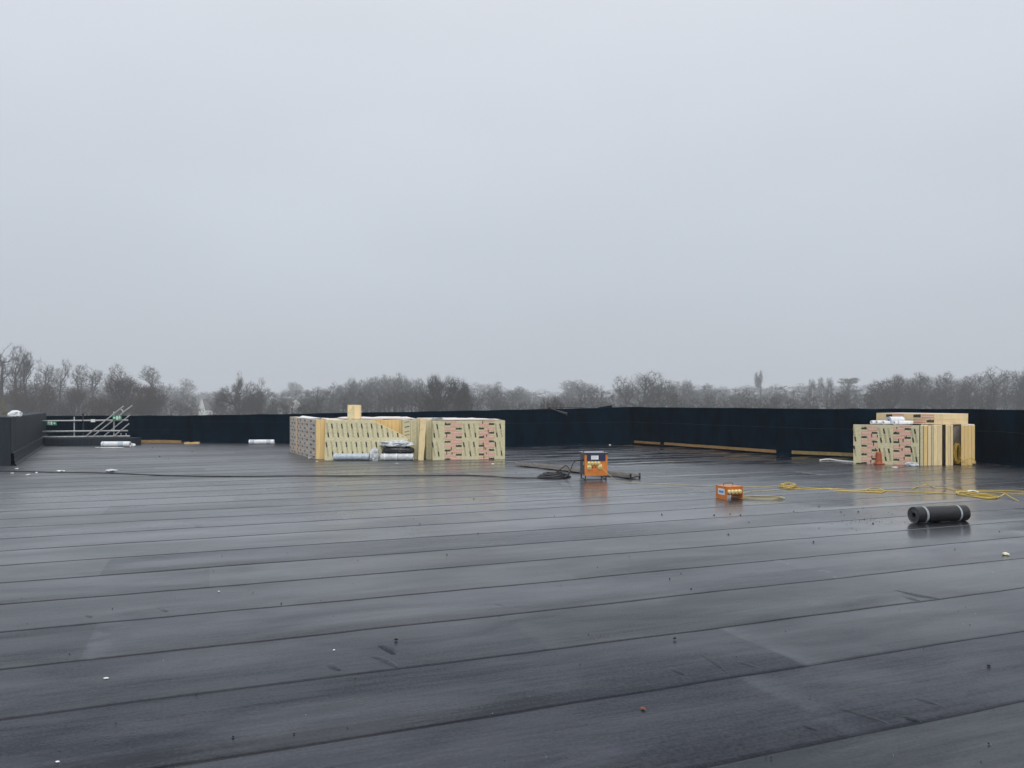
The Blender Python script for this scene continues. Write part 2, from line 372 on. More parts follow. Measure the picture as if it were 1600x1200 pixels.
JOINT = {-2: -1.2, -1: -3.4, 0: 3.55, 1: 2.15, 2: 5.6, 3: 3.3, 4: 6.4, 5: -1.0, 6: 2.4, 7: -2.6, 8: 8.2}     # where the lengths of felt meet in the near strips
def in_view(p0, p1):
    for t in [i/8 for i in range(9)]:
        p = p0.lerp(p1, t)
        if p.y > 1.5 and abs(p.x) < 0.72*p.y+1.6 and p.y < 35: return True
    return False
for k in range(-3, 38):
    n0 = U0+STEP*k; v = -26+R.uniform(0, 6.4)-6.4
    if k in JOINT: v = JOINT[k]-6.4*6
    while v < 27:
        p0, p1 = SV*v+NV*(n0+0.45), SV*(v+6.4)+NV*(n0+0.45)
        if in_view(p0, p1) and make_sheet(k, v, 6.401, n_sheets): n_sheets += 1
        v += 6.4
# creases in the felt
def crease(pts, wd=0.05, h=0.012):
    pts = smooth_path([G(*p) for p in pts], 6); n = len(pts); mb = MB()
    for i, p in enumerate(pts):
        t = (pts[min(i+1, n-1)]-pts[max(i-1, 0)]).normalized(); s_ = Vector((-t.y, t.x, 0)); a = math.sin(math.pi*(i+0.4)/(n-0.2))
        base = undul(p)+0.004
        for q in (-1, -0.45, 0, 0.45, 1):
            mb.v.append(p+s_*wd*q*(0.4+0.6*a)+Vector((0, 0, base+h*a*(1-abs(q))**1.2-0.004*(abs(q) == 1))))
    for i in range(n-1):
        for j in range(4): mb.f.append([i*5+j, i*5+j+1, (i+1)*5+j+1, (i+1)*5+j][::-1]); mb.m.append(0)
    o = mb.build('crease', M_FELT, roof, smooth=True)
    me = o.data; u = me.uv_layers.new(name='UVMap')
    for d in u.data: d.uv = (3, 0.5)
    for p in me.polygons:
        if p.normal.z < 0: p.flip()
for c in ([(578, 1026), (600, 1032), (620, 1044)], [(592, 1008), (608, 1016), (616, 1024)], [(512, 1038), (530, 1049)],
          [(1094, 1022), (1112, 1034), (1138, 1055)], [(1150, 1034), (1165, 1040), (1184, 1045)], [(1045, 1044), (1060, 1052), (1072, 1058)],
          [(1398, 922), (1435, 931), (1470, 936)], [(1408, 930), (1424, 936), (1440, 940)], [(1296, 1107), (1340, 1118), (1392, 1134)],
          [(1425, 1092), (1468, 1104)], [(246, 948), (256, 954), (262, 957)], [(762, 944), (785, 948), (800, 956)],
          [(136, 962), (143, 967)], [(1245, 1135), (1280, 1145)], [(1408, 1120), (1440, 1130)], [(300, 820), (309, 823), (316, 822)],
          [(505, 757), (518, 758), (530, 763)]):
    crease(c, 0.045 if c[0][1] > 900 else 0.07, 0.013)


# ------------------------------------------------------------------ parapet walls
def wall(name, label, pts, tops, m, up_h=0.88, proud=0.030, th=0.32, low=-0.06, ret_near=False):
    root = thing(name, label, 'wall', pts[0])
    for a, b, ta, tb in zip(pts, pts[1:], tops, tops[1:]):
        t = (b-a); ln = t.length; t.normalize(); o_ = out_normal(a, b)
        mb = MB()
        q = [a, b, b+o_*th, a+o_*th]
        mb.add([p+Vector((0, 0, low)) for p in q]+[q[0]+Vector((0,0,ta-.02)), q[1]+Vector((0,0,tb-.02)), q[2]+Vector((0,0,tb-.02)), q[3]+Vector((0,0,ta-.02))],
               [(0,1,5,4),(1,2,6,5),(2,3,7,6),(3,0,4,7),(4,5,6,7),(3,2,1,0)])
        mb.build('core', m, root, world=True)
        n = max(1, round(ln/1.0))
        for i in range(n):
            f0, f1 = i/n, (i+1)/n
            p0, p1 = a.lerp(b, f0), a.lerp(b, f1); z0, z1 = ta+(tb-ta)*f0, ta+(tb-ta)*f1
            pr = 0.006+0.005*R.random(); j0, j1 = R.uniform(-.006, .006), R.uniform(-.006, .006)
            # upper sheet: dressed over the top of the wall
            vs = []; seg = 4
            for s_ in range(seg+1):
                p = p0.lerp(p1, s_/seg-(0.0 if s_ else 0.02)); z = z0+(z1-z0)*s_/seg+0.018*noise.noise((p.x*1.3, p.y*1.3, 8))
                wv = 0.005*noise.noise((p.x*3, p.y*3, 2))
                vs += [p-o_*(pr+wv)+Vector((0,0,up_h-0.05)), p-o_*(pr+wv+0.004)+Vector((0,0,(up_h+z)/2)), p-o_*(pr+wv)+Vector((0,0,z-0.01)),
                       p-o_*(pr-0.01)+Vector((0,0,z)), p+o_*(th+0.01)+Vector((0,0,z+0.002)), p+o_*(th+0.012)+Vector((0,0,z-0.25))]
            fs = [(s_*6+r, s_*6+r+1, s_*6+7+r, s_*6+6+r) for s_ in range(seg) for r in range(5)]
            MB().add(vs, fs).build('felt_panel', m, root, world=True)
            # lower sheet: turned up from the roof over the upper one
            vs = []
            for s_ in range(seg+1):
                p = p0.lerp(p1, s_/seg-(0.0 if s_ else 0.02)); wv = 0.006*noise.noise((p.x*2.4, p.y*2.4, 5))+pr*0.5
                h = up_h+0.015*noise.noise((p.x*1.1, p.y*1.1, 11))+j0*(1-s_/seg)+j1*s_/seg
                vs += [p-o_*(proud+0.07)+Vector((0,0,0.006)), p-o_*(proud+0.015+wv)+Vector((0,0,0.07)), p-o_*(proud+wv+0.002)+Vector((0,0,h*0.55)), p-o_*(proud+wv)+Vector((0,0,h)), p-o_*(0.004)+Vector((0,0,h+0.002))]
            fs = [(s_*5+r, s_*5+r+1, s_*5+6+r, s_*5+5+r) for s_ in range(seg) for r in range(4)]
            o = MB().add(vs, fs, 0); o.m = [1 if i_ % 4 == 3 else 0 for i_ in range(len(o.f))]
            o.build('upstand_panel', [m, M_EDGE], root, world=True)
    return root
WB0, WB1, WB2 = G(316, 692), G(820, 697), G(985, 693)
wall('parapet_wall', 'dark navy felt parapet running behind the wide insulation stack', [WB0, WB1, WB2], [1.14, 1.40, 1.485], M_WALL)
wall('parapet_wall', 'dark navy felt parapet behind the traffic cone and timber battens', W_R, [1.485, 1.49, 1.49, 1.49, 1.49, 1.49, 1.49], M_WALL)
fl0, fl1 = D(-40, 690, 33.3), D(308, 690, 33.0); fl0.z = fl1.z = 0
wall('parapet_wall', 'far dark parapet behind the scaffold handrail and green signs', [fl0, fl1, G(315, 692)], [1.09, 1.11, 1.14], M_WALL, up_h=0.5)
nl0, nl1 = G(17, 728), G(72, 692)
wall('parapet_wall', 'slate grey felt parapet with a crumpled white sheet on top', [nl0, nl1], [1.30, 1.26], M_WALL2, up_h=0.34, proud=0.07, th=0.55)

# ------------------------------------------------------------------ stair kerb, handrail, signs
kb = MB(); ka, kb_, = G(66, 697), G(206, 696.5)
q = [ka, kb_, kb_+Vector((0.1, 0.55, 0)), ka+Vector((0.1, 0.55, 0))]
kb.add([p+Vector((0,0,-.01)) for p in q]+[p+Vector((0,0,.30)) for p in q], [(0,1,5,4),(1,2,6,5),(2,3,7,6),(3,0,4,7),(4,5,6,7)])
tag(kb.build('roof_kerb', M_WALL2), 'low dark kerb at the foot of the scaffold handrail', 'kerb')
YR = 30.0
hr = thing('scaffold_handrail', 'galvanised scaffold handrail with sloping stair tubes above the low kerb', 'handrail', (D(140, 690, YR).x, YR, 0.3))
def tubepart(name, a, b, r=0.024, m=M_STEEL): return MB().tube([a, b], r, 8).build(name, m, hr, smooth=False, world=True)
for yl, yr, x1 in ((657.5, 656.5, 200), (674, 673, 199.5), (682.6, 681.5, 203)): tubepart('rail', D(50, yl+.4, YR), D(x1, yr, YR), 0.030)
for x, y0, y1, m in ((116, 651, 683, M_STEEL), (130, 646, 683, M_DARKST), (178, 643, 683, M_STEEL)): tubepart('post', D(x, y1, YR+.06), D(x, y0, YR+.06), 0.024, m)
for a, b, dy in (((135, 681), (193, 634.5), -.08), ((146, 681), (206.5, 633.5), -.1), ((163, 681), (203, 648.5), .45), ((178, 681.5), (201.5, 662), -.09)):
    tubepart('stair_tube', D(*a, YR+dy), D(*b, YR+dy), 0.024)
tubepart('brace', D(189, 639, YR-.12), D(193, 643.5, YR-.12), 0.018)
for x in (189, 197): tubepart('toe_bracket', D(x, 682, YR+.02), D(x, 677, YR+.02), 0.018)
tubepart('coupler', D(130, 650.5, YR+.06), D(130, 646, YR+.06), 0.045, M_DARKST)
for x, y in ((116, 657.3), (130, 657.2), (178, 656.8), (116, 674), (178, 673.3)): tubepart('coupler', D(x-.9, y, YR), D(x+.9, y, YR), 0.046, M_DARKST if x == 130 else M_STEEL)
def sign(label, x0, x1, y0, y1, Y, rev=False):
    a, b = D(x0, y1, Y), D(x1, y0, Y); t = thing('exit_sign', label, 'sign', ((a.x+b.x)/2, Y, a.z))
    wd, h = b.x-a.x, b.z-a.z
    MB().box((-wd/2, -.008, 0), (wd/2, .008, h), 0).build('plate', M_SIGN, t)
    e = MB(); X = lambda u: (-wd/2+u*wd)*(-1 if rev else 1)
    def quad(u0, v0, u1, v1): e.add([(min(X(u0), X(u1)), -.011, v0*h), (max(X(u0), X(u1)), -.011, v0*h), (max(X(u0), X(u1)), -.011, v1*h), (min(X(u0), X(u1)), -.011, v1*h)], [(0,1,2,3)])
    quad(.42, .12, .60, .88)                                                 # doorway
    e.add([(X(.08), -.0112, .5*h), (X(.20), -.0112, .85*h), (X(.20), -.0112, .15*h)], [(0,1,2) if not rev else (0,2,1)]); quad(.20, .40, .34, .60)   # arrow
    for u, v, s_ in ((.78, .78, .07), (.76, .52, .06), (.83, .32, .05), (.70, .26, .05), (.88, .60, .045), (.68, .60, .045)): quad(u-s_, v-s_*1.5, u+s_, v+s_*1.5)   # running figure
    e.build('pictogram', M_SIGNW, t)
sign('green fire exit sign under the handrail beside the slate parapet', 73, 88.5, 657.8, 664.5, YR-.06, True)
sign('green fire exit sign where the sloping stair tubes cross the rail', 176, 190, 649, 656.6, YR-.16)
a = D(145, 659.5, YR-.05)
tag(MB().box((-.075, -.01, 0), (.09, .01, .11)).build('notice_tag', M_SIGNW), 'small white tag hung on the top scaffold rail', 'tag').location = a

# ------------------------------------------------------------------ insulation boards
def face_print(root, o, ex, ez, W_, H, kind, seed, off=0.003, name='print'):
    """printed marks laid on a board face: origin o, unit vectors ex along and ez up, size W x H"""
    r = random.Random(seed); nrm = ex.cross(ez).normalized(); e = MB()
    def quad(x0, z0, x1, z1, m, sl=0.0, lift=0.0):
        x0, x1 = max(0.01, x0), min(W_-.01, x1); z0, z1 = max(.005, z0), min(H-.005, z1)
        if x1 <= x0 or z1 <= z0: return
        P_ = lambda x, z: o+ex*(x+sl*(z-z0))+ez*z+nrm*(off+lift)
        e.add([P_(x0, z0), P_(x1, z0), P_(x1, z1), P_(x0, z1)], [(0,1,2,3)], m)
    def word(x, z, wd, h, m=0, vertical=False, sl=0.0):
        n = 6
        for i in range(n):
            a = i/n
            hh = h*(0.75+0.25*r.random())
            if vertical:
                P_ = lambda xx, zz: o+ex*(xx+sl*(zz-z))+ez*zz+nrm*(off+.001)
                z0 = z+wd*a; z1 = z+wd*(a+0.9/n)
                e.add([P_(x, z0), P_(x+hh, z0), P_(x+hh, z1), P_(x, z1)], [(0,1,2,3)], m)
            else: quad(x+wd*a, z, x+wd*(a+0.86/n), z+hh, m, 0, .001)
    def slant(cols, rows):
        for ri, (z0, z1) in enumerate(rows):
            for ci, x in enumerate(cols):
                dark_top = (ci+ri) % 2 == 0
                zz0 = z0+(0.0 if dark_top else -.03)*H; ln = (z1-z0)
                sl = -0.16
                x0 = x
                # outlined small print
                for dx in (0.0, 0.030):
                    P_ = lambda xx, z: o+ex*(xx+sl*(z-z0))+ez*z+nrm*off
                    e.add([P_(x0+dx, z0), P_(x0+dx+.007, z0), P_(x0+dx+.007, z1), P_(x0+dx, z1)], [(0,1,2,3)], 3)
                for j in range(9):
                    zz = z0+ln*(j+.3)/9
                    P_ = lambda xx, z: o+ex*(xx+sl*(z-z0))+ez*z+nrm*off
                    e.add([P_(x0+.006, zz), P_(x0+.028, zz), P_(x0+.028, zz+.010), P_(x0+.006, zz+.010)], [(0,1,2,3)], 3)
                zb = z0+ln*(0.62 if dark_top else 0.0)
                word(x0-.006, zb, ln*.36, 0.042, 0, True, sl) if False else None
                P_ = lambda xx, z: o+ex*(xx+sl*(z-z0))+ez*z+nrm*(off+.001)
                for j in range(5):
                    zz = zb+ln*.33*j/5; wv = 0.030+.012*r.random()
                    e.add([P_(x0-.004, zz), P_(x0-.004+wv, zz), P_(x0-.004+wv, zz+ln*.33*.93/5), P_(x0-.004, zz+ln*.33*.93/5)], [(0,1,2,3)], 0)
    def labels(x0, wd, n, phase=0):
        h = H/n
        for i in range(n+1):
            z = (i-0.35)*h
            left = (i+phase) % 2 == 0
            bx = x0 if left else x0+wd*.66
            rx0, rx1 = (x0+wd*.36, x0+wd) if left else (x0, x0+wd*.64)
            quad(rx0, z+h*.06, rx1, z+h*.82, 2)
            for zz in (0.06, 0.74): quad(rx0, z+h*zz, rx1, z+h*(zz+.09), 1, 0, .001)
            for xx in (rx0, rx1-.010): quad(xx, z+h*.06, xx+.010, z+h*.83, 1, 0, .0012)
            quad(rx0+.02, z+h*.38, rx1-.02, z+h*.48, 1, 0, .001)
            word(bx, z+h*.30, wd*.34, h*.52, 0)
            for _ in range(2):
                dx = x0+wd*r.random(); quad(dx, z+h*.55, dx+.022, z+h*(.9+.5*r.random()), 0, 0, .002) if r.random() < .45 else None
    if kind == 'slant':
        n = int((W_-.10)/0.145)
        slant([.09+.145*i for i in range(n+1)], [(H*.09, H*.47), (H*.57, H*.93)])
        for z in (H*.51, H*.70, H*.86, H*.30):
            for _ in range(int(W_*5)):
                x = W_*r.random(); quad(x, z, x+.03+.09*r.random(), z+.012, 4)
    elif kind == 'labels':
        for x0, wd, ph in ((W_*.165, W_*.235, 0), (W_*.635, W_*.215, 1)): labels(x0, wd, 9, ph)
        slant([W_*.02, W_*.08], [(H*.09, H*.47), (H*.57, H*.93)])
        slant([W_*.445, W_*.515, W_*.585], [(H*.09, H*.47), (H*.57, H*.93)])
        slant([W_*.885, W_*.95], [(H*.09, H*.47), (H*.57, H*.93)])
    elif kind == 'labels2':
        labels(W_*.12, W_*.25, 9, 0); labels(W_*.61, W_*.26, 9, 1)
        slant([W_*.02], [(H*.2, H*.47), (H*.57, H*.93)]); slant([W_*.42, W_*.49, W_*.56], [(H*.09, H*.42), (H*.55, H*.93)]); slant([W_*.90, W_*.95], [(H*.09, H*.47), (H*.57, H*.93)])
    elif kind == 'side':
        for x0, x1 in ((.04, .15), (.20, .36), (.43, .60), (.72, .93)) if W_ > 1.5 else ((.12, .48), (.55, .9)):
            x0 *= W_; x1 *= W_; n = 10
            for i in range(n):
                z = H*(i+.15)/n
                quad(x0, z+H/n*.2, x1, z+H/n*.62, (2 if i % 2 else 6) if (i+int(x0*9)) % 4 else 5)
                quad(x0, z+H/n*.2, x1, z+H/n*.27, 2, 0, .001)
                xx = x0 if i % 2 else x1-(x1-x0)*.34
                word(xx, z+H/n*.12, (x1-x0)*.36, H/n*.50, 0)
    elif kind == 'top':
        for x0, wd in ((W_*.16, W_*.27), (W_*.58, W_*.30)):
            for i in range(2):
                z = H*(.53-.46*i)
                bl = i == 1
                quad(x0+(0 if bl else wd*.4), z+.02, x0+(wd*.6 if bl else wd), z+H*.36, 2); 
                for zz in (.02, H*.30): quad(x0+(0 if bl else wd*.4), z+zz, x0+(wd*.6 if bl else wd), z+zz+.018, 1, 0, .001)
                word(x0+(wd*.64 if bl else 0), z+.03, wd*.36, H*.30, 0)
    o = e.build(name, [M_BLACK, M_RED, M_PINK, M_OLIVE, M_PALE, M_GREYF, M_LILAC], root, world=True); o['kind'] = 'stuff'; return o

def board(root, o, ex, ey, W_, T, H, mats, fm=None, name='board', lean=0.0):
    """one board: origin o (lower front corner), ex along the face, ey away from the viewer"""
    vs = [o, o+ex*W_, o+ex*W_+ey*T, o+ey*T]; up = Vector((0, 0, H))+ey*lean
    mb = MB(); mb.add(vs+[v+up for v in vs], [(0,3,2,1),(4,5,6,7),(0,1,5,4),(1,2,6,5),(2,3,7,6),(3,0,4,7)])
    if fm: mb.m = list(fm)
    return mb.build(name, mats, root, world=True)
UP = Vector((0, 0, 1))
# ---- wide stack
BD = [M_FOAM, M_GREEN, M_TOPF, M_GREYF, M_FOAM_P, mat('cream grey facing', (.50, .47, .41), .6, var=.12, scale=9)]
dS = Vector((-0.462, 0.887, 0)); cS = Vector((0.887, 0.462, 0))
o1 = G(494, 718)
st = thing('insulation_pack', 'grey faced insulation boards end-on at the left end of the wide stack', 'insulation boards', o1, group='packs in the wide stack')
for i in range(2):
    board(st, o1+Vector((1, .1, 0))*0.125*i, dS, Vector((1, .1, 0)), 2.72, 0.122, 1.185-.01*i, BD, (3,2,5 if i == 0 else 0,0,0,0) if i == 0 else (0,2,0,0,0,0))
# face of the left board is its 'front' (ex = dS): printed side looks left
face_print(st, o1+dS*2.72, -dS, UP, 2.72, 1.18, 'side', 11)
o2 = o1+dS*2.80
st = thing('insulation_pack', 'short printed insulation boards at the far left corner of the wide stack', 'insulation boards', o2, group='packs in the wide stack')
for i in range(2): board(st, o2+Vector((1, .1, 0))*0.125*i, dS, Vector((1, .1, 0)), 0.98, 0.122, 1.2, BD, (3,2,5,0,0,0))
face_print(st, o2+dS*.98, -dS, UP, .98, 1.18, 'side', 12)
# loose white foil lifted off the left end
e = MB(); base = o1+dS*2.5+UP*1.2
e.add([base, o1+dS*1.2+UP*1.192, o1+dS*1.2+UP*1.192+Vector((.5, .05, .0)), base+Vector((.4, .1, .02)), base+Vector((.15, 0, .055)), o1+dS*1.6+UP*1.225+Vector((.2, 0, 0))],
      [(0,1,5,4),(1,2,5),(2,3,4,5),(0,4,3),(0,3,2,1)])
tag(e.build('foil_flap', M_SIGNW), 'loose white foil flap lying on the left end of the wide stack', 'foil')
# boards on edge, end-on, behind the front sheet
fX = Vector((1, 0.02, 0)).normalized(); bY = Vector((-0.30, 0.954, 0))
o3 = G(508, 718.0)+Vector((0, .22, 0))
pk = thing('insulation_pack', 'row of yellow foam boards end-on behind the slant cut printed sheet', 'insulation boards', o3, group='packs in the wide stack')
nb = 20; wb = 2.27/nb
for i in range(nb):
    board(pk, o3+fX*(wb*i+.002)+bY*R.uniform(0, .03), fX, bY, wb-.006, 2.75+R.uniform(-.05, .05), 1.165+R.uniform(-.008, .008), BD, (0,2,0,0,0,0))
# front sheet with its corner cut off
o4 = G(507, 719)
pf = thing('printed_board', 'big olive printed insulation sheet with a slanting cut corner, leaning on the wide stack', 'insulation board', o4)
pts2 = [(0, 0), (2.42, 0), (2.42, .62), (2.27, .72), (1.36, 1.165), (0, 1.165)]
mb = MB(); th4 = 0.09; ey4 = Vector((0, 1, 0))
lean = lambda z: ey4*(0.10*z/1.165)
vs = [o4+fX*x+UP*z+lean(z) for x, z in pts2]; n = len(vs)
mb.add(vs+[v+ey4*th4 for v in vs], [tuple(range(n)), tuple(range(2*n-1, n-1, -1))]+[(j, i, n+i, n+j) for i, j in zip(range(n), list(range(1, n))+[0])])
mb.m = [1, 0]+[0]*n
mb.build('sheet', BD, pf, world=True)
pr = face_print(pf, o4, fX, (UP+ey4*(0.10/1.165)), 2.40, 1.165, 'slant', 21)
bm = bmesh.new(); bm.from_mesh(pr.data)       # trim the print to the cut edge
c0 = pr.parent.matrix_basis.inverted() @ (o4+fX*2.26+UP*.715); c1 = pr.parent.matrix_basis.inverted() @ (o4+fX*1.35+UP*1.16)
dv = (c1-c0).normalized(); nn = Vector((dv.z, 0, -dv.x)); nn = nn if nn.z > 0 else -nn
bmesh.ops.bisect_plane(bm, geom=bm.verts[:]+bm.edges[:]+bm.faces[:], plane_co=c0, plane_no=nn, clear_outer=True); bm.to_mesh(pr.data); bm.free()
# olive boards end-on in the middle
o5 = G(628, 718.6)+Vector((0, .16, 0))
pk = thing('insulation_pack', 'olive faced boards end-on in the middle of the wide stack', 'insulation boards', o5, group='packs in the wide stack')
board(pk, o5, fX, bY, .225, 2.6, 1.175, BD, (0,2,1,1,0,1))
for i in range(5): board(pk, o5+fX*(.232+.053*i)+bY*.02*(i % 2), fX, bY, .049, 2.6, 1.17-.006*(i % 3), BD, (0,2,1,1,0,1))
e = MB()
for z, m_ in ((1.08, 3), (.94, 0), (.80, 3), (.70, 3)):
    for j in range(4): e.add([o5+fX*(.06+.035*j)+UP*(z+.008*j)+Vector((0,-.004,0)), o5+fX*(.09+.035*j)+UP*(z+.008*j)+Vector((0,-.004,0)), o5+fX*(.09+.035*j)+UP*(z+.03+.008*j)+Vector((0,-.004,0)), o5+fX*(.06+.035*j)+UP*(z+.03+.008*j)+Vector((0,-.004,0))], [(0,1,2,3)], m_)
e.build('print', [M_BLACK, M_RED, M_PINK, M_OLIVE], pk, world=True)['kind'] = 'stuff'
# pale narrow upright board standing proud
o6 = G(653.5, 719.3)
e = MB(); ns = 9
for i in range(ns+1):
    z = 1.19*i/ns; sh = .035*z+.012*noise.noise((z*4, 1, 1)); wv = .15+.025*noise.noise((z*3, 5, 2))+.03*z
    for x, y in ((0, 0), (wv, .01), (wv, .10), (0, .10)): e.v.append(o6+Vector((sh+x, y+.02*noise.noise((z*5, x*9, 3))+.08*z, z)))
for i in range(ns):
    for j in range(4): e.f.append([i*4+j, i*4+(j+1) % 4, i*4+4+(j+1) % 4, i*4+4+j]); e.m.append(0)
e.f += [[3,2,1,0], [ns*4, ns*4+1, ns*4+2, ns*4+3]]; e.m += [0, 0]
tag(e.build('upright_offcut', M_FOAM_P), 'pale crumpled narrow board standing upright between the two printed faces', 'offcut')
# right pack with red labels
fR = (G(789, 717.4)-G(676, 719)); WR = fR.length; fR.normalize(); bR = Vector((-fR.y, fR.x, 0))
o7 = G(676, 719)
pk = thing('insulation_pack', 'insulation boards with rows of red labels at the right end of the wide stack', 'insulation boards', o7, group='packs in the wide stack')
board(pk, o7, fR, bR, WR, .10, 1.15, BD, (0,2,1,4,0,1))
for i in range(5): board(pk, o7+bR*(.106+.105*i)+fR*R.uniform(.0, .03), fR, bR, WR-.05, .10, 1.155-.005*i, BD, (0,2,1,4,0,1))
face_print(pk, o7, fR, UP, WR, 1.15, 'labels', 31)
o7c = o7+bR*.66
pk = thing('insulation_pack', 'insulation boards behind the red labelled pack of the wide stack', 'insulation boards', o7c, group='packs in the wide stack')
for i in range(6): board(pk, o7c+bR*.30*i-fR*.06*i, fR, bR, WR-.08-.16*i, .293, 1.17+.004*i, BD, (0,2,1,4,0,1))
o8 = G(665, 718.6)+Vector((0, .20, 0))
pk = thing('insulation_pack', 'thin olive boards end-on next to the pale upright offcut', 'insulation boards', o8, group='packs in the wide stack')
for i in range(4): board(pk, o8+fX*.052*i, fX, bY, .046, 2.5, 1.16-.01*(i % 2), BD, (0,2,1,1,0,1))
# wrap lying over the top
def wrap(name, label, cat, poly, z, m, seed, amp=.02, nn_=14):
    mb = MB(); a, b, c, d = poly
    for j in range(nn_+1):
        for i in range(nn_+1):
            u, v = i/nn_, j/nn_; p = a.lerp(b, u).lerp(d.lerp(c, u), v)
            q_ = noise.noise((p.x*2.6+seed, p.y*2.6, seed)); e_ = noise.noise((p.x*7+seed, p.y*7, seed))
            edge = min(u, v, 1-u, 1-v)
            mb.v.append(Vector((p.x+.05*q_, p.y+.05*e_, z+max(0, amp*(q_+.6*e_+.5))*(0.15 if edge == 0 else 1)+.004)))
    for j in range(nn_):
        for i in range(nn_): k_ = j*(nn_+1)+i; mb.f.append([k_, k_+1, k_+nn_+2, k_+nn_+1]); mb.m.append(0)
    return tag(mb.build(name, m, smooth=False), label, cat)
M_PWRAP = mat('pinkish foil wrap', (0.74, 0.60, 0.55), 0.5, col2=(0.80, 0.78, 0.76), scale=2.5)
wrap('foil_wrap', 'crumpled pinkish foil over the middle of the wide stack', 'foil wrap', [o3+fX*.5+bY*.5, o3+fX*2.75+bY*.4, o3+fX*2.85+bY*2.6, o3+fX*.5+bY*2.6], 1.185, M_PWRAP, 1.3, .030)
wrap('foil_wrap', 'pinkish white foil over the red labelled end of the wide stack', 'foil wrap', [o7+fR*.06+bR*.08, o7+fR*(WR-.05)+bR*.06, o7+fR*(WR-.55)+bR*2.0, o7+fR*.05+bR*2.2], 1.17, M_PWRAP, 5.1, .026)
e = wrap('plastic_scrap', 'black plastic scrap on top of the red labelled pack', 'plastic scrap', [o7+fR*.0+bR*.25+UP*0, o7+fR*.36+bR*.25, o7+fR*.34+bR*.7, o7+fR*.02+bR*.7], 1.195, M_BLKPL, 9, .05, 8)
# foam block standing on top
bl = D(543, 655.5, 23.4); bl.z = 1.172
t = thing('foam_block', 'upright pale foam block with a slanting cut standing on the wide stack', 'offcut', bl)
MB().add([(0,0,0),(.21,.02,0),(.21,.30,0),(0,.30,0),(0,0,.44),(.21,.02,.44),(.21,.30,.44),(0,.30,.44)], [(0,1,5,4),(1,2,6,5),(2,3,7,6),(3,0,4,7),(4,5,6,7)], 0).build('block', M_GREEN, t)
MB().add([(.213,-.03,0),(.37,.02,0),(.37,.24,0),(.213,.24,0),(.213,-.03,.435),(.37,.02,.435),(.37,.24,.435),(.213,.24,.435)], [(0,1,5,4),(1,2,6,5),(2,3,7,6),(3,0,4,7),(4,5,6,7)], 0).build('offcut', M_FOAM_P, t)
MB().add([(.02,-.004,.43),(.19,.012,.43),(.02,-.004,.22)], [(0,2,1)], 0).build('cut_face', M_FOAM_P, t)

# ---- rolls and bags at the foot of the wide stack
def roll(name, label, a, b, r, m, cat='roll', group=None, mend=None, core=.35, bands=(), z0=None, mband=None, seed=0):
    a = Vector(a); b = Vector(b); root = thing(name, label, cat, (a.x, a.y, a.z-r), group=group)
    n = 12; ax = (b-a); K = 24; mb = MB()
    ax_n = ax.normalized(); u = ax_n.cross(UP).normalized(); w_ = u.cross(ax_n)
    for i in range(n+1):
        c = a.lerp(b, i/n)
        for j in range(K):
            an = 2*math.pi*j/K; rr = r*(1+.025*noise.noise((i*.7+seed, math.cos(an)*1.5, math.sin(an)*1.5)))
            mb.v.append(c+(u*math.cos(an)+w_*math.sin(an))*rr)
    for i in range(n):
        for j in range(K): q = (j+1) % K; mb.f.append([i*K+j, i*K+q, (i+1)*K+q, (i+1)*K+j]); mb.m.append(0)
    o = mb.build('sheet', m, root, smooth=True, world=True)
    for end, c, sgn in ((0, a, -1), (1, b, 1)):
        e = MB(); rings = [1.0, .86, .84, .70, .68, .52, .50, core]
        for ri, rr in enumerate(rings):
            for j in range(K):
                an = 2*math.pi*j/K
                dep = (.0 if ri in (0,) else (.006 if ri % 2 else .012))
                e.v.append(c-ax_n*sgn*dep*(-.2 if ri == 0 else 1)+(u*math.cos(an)+w_*math.sin(an))*r*rr*.985)
        for j in range(K):
            an = 2*math.pi*j/K; e.v.append(c-ax_n*sgn*.35+(u*math.cos(an)+w_*math.sin(an))*r*core*.97)
        nr = len(rings)+1
        for ri in range(nr-1):
            for j in range(K): q = (j+1) % K; e.f.append([ri*K+j, ri*K+q, (ri+1)*K+q, (ri+1)*K+j]); e.m.append(1 if ri == nr-2 else 0)
        e.build('rolled_end', [mend or m, M_BLACK], root, world=True)
    for f0, f1 in bands:
        e = MB(); 
        for i in range(2):
            c = a.lerp(b, (f0, f1)[i])
            for j in range(K):
                an = 2*math.pi*j/K; e.v.append(c+(u*math.cos(an)+w_*math.sin(an))*(r*1.03))
        for j in range(K): q = (j+1) % K; e.f.append([j, q, K+q, K+j]); e.m.append(0)
        e.build('band', mband or M_WHITE, root, smooth=True, world=True)
    return root
def on_roof(px, py, r):           # centre of a roll of radius r whose foot is seen at (px, py)
    p = G(px, py); return Vector((p.x, p.y+r*.3, r+.008))
roll('wrapped_roll', 'grey wrapped membrane roll lying before the slant cut sheet', on_roof(521.5, 719.6, .10), on_roof(577, 719.6, .10), .098, M_GPL, bands=((.28, .30), (.66, .69), (.05, .08)), mband=M_CLEAR, group='rolls by the wide stack')
roll('wrapped_roll', 'pale wrapped membrane roll under the black bag', on_roof(595, 720.2, .10), on_roof(646, 720.2, .10), .10, M_CLEAR, bands=((.10, .14), (.46, .5)), group='rolls by the wide stack')
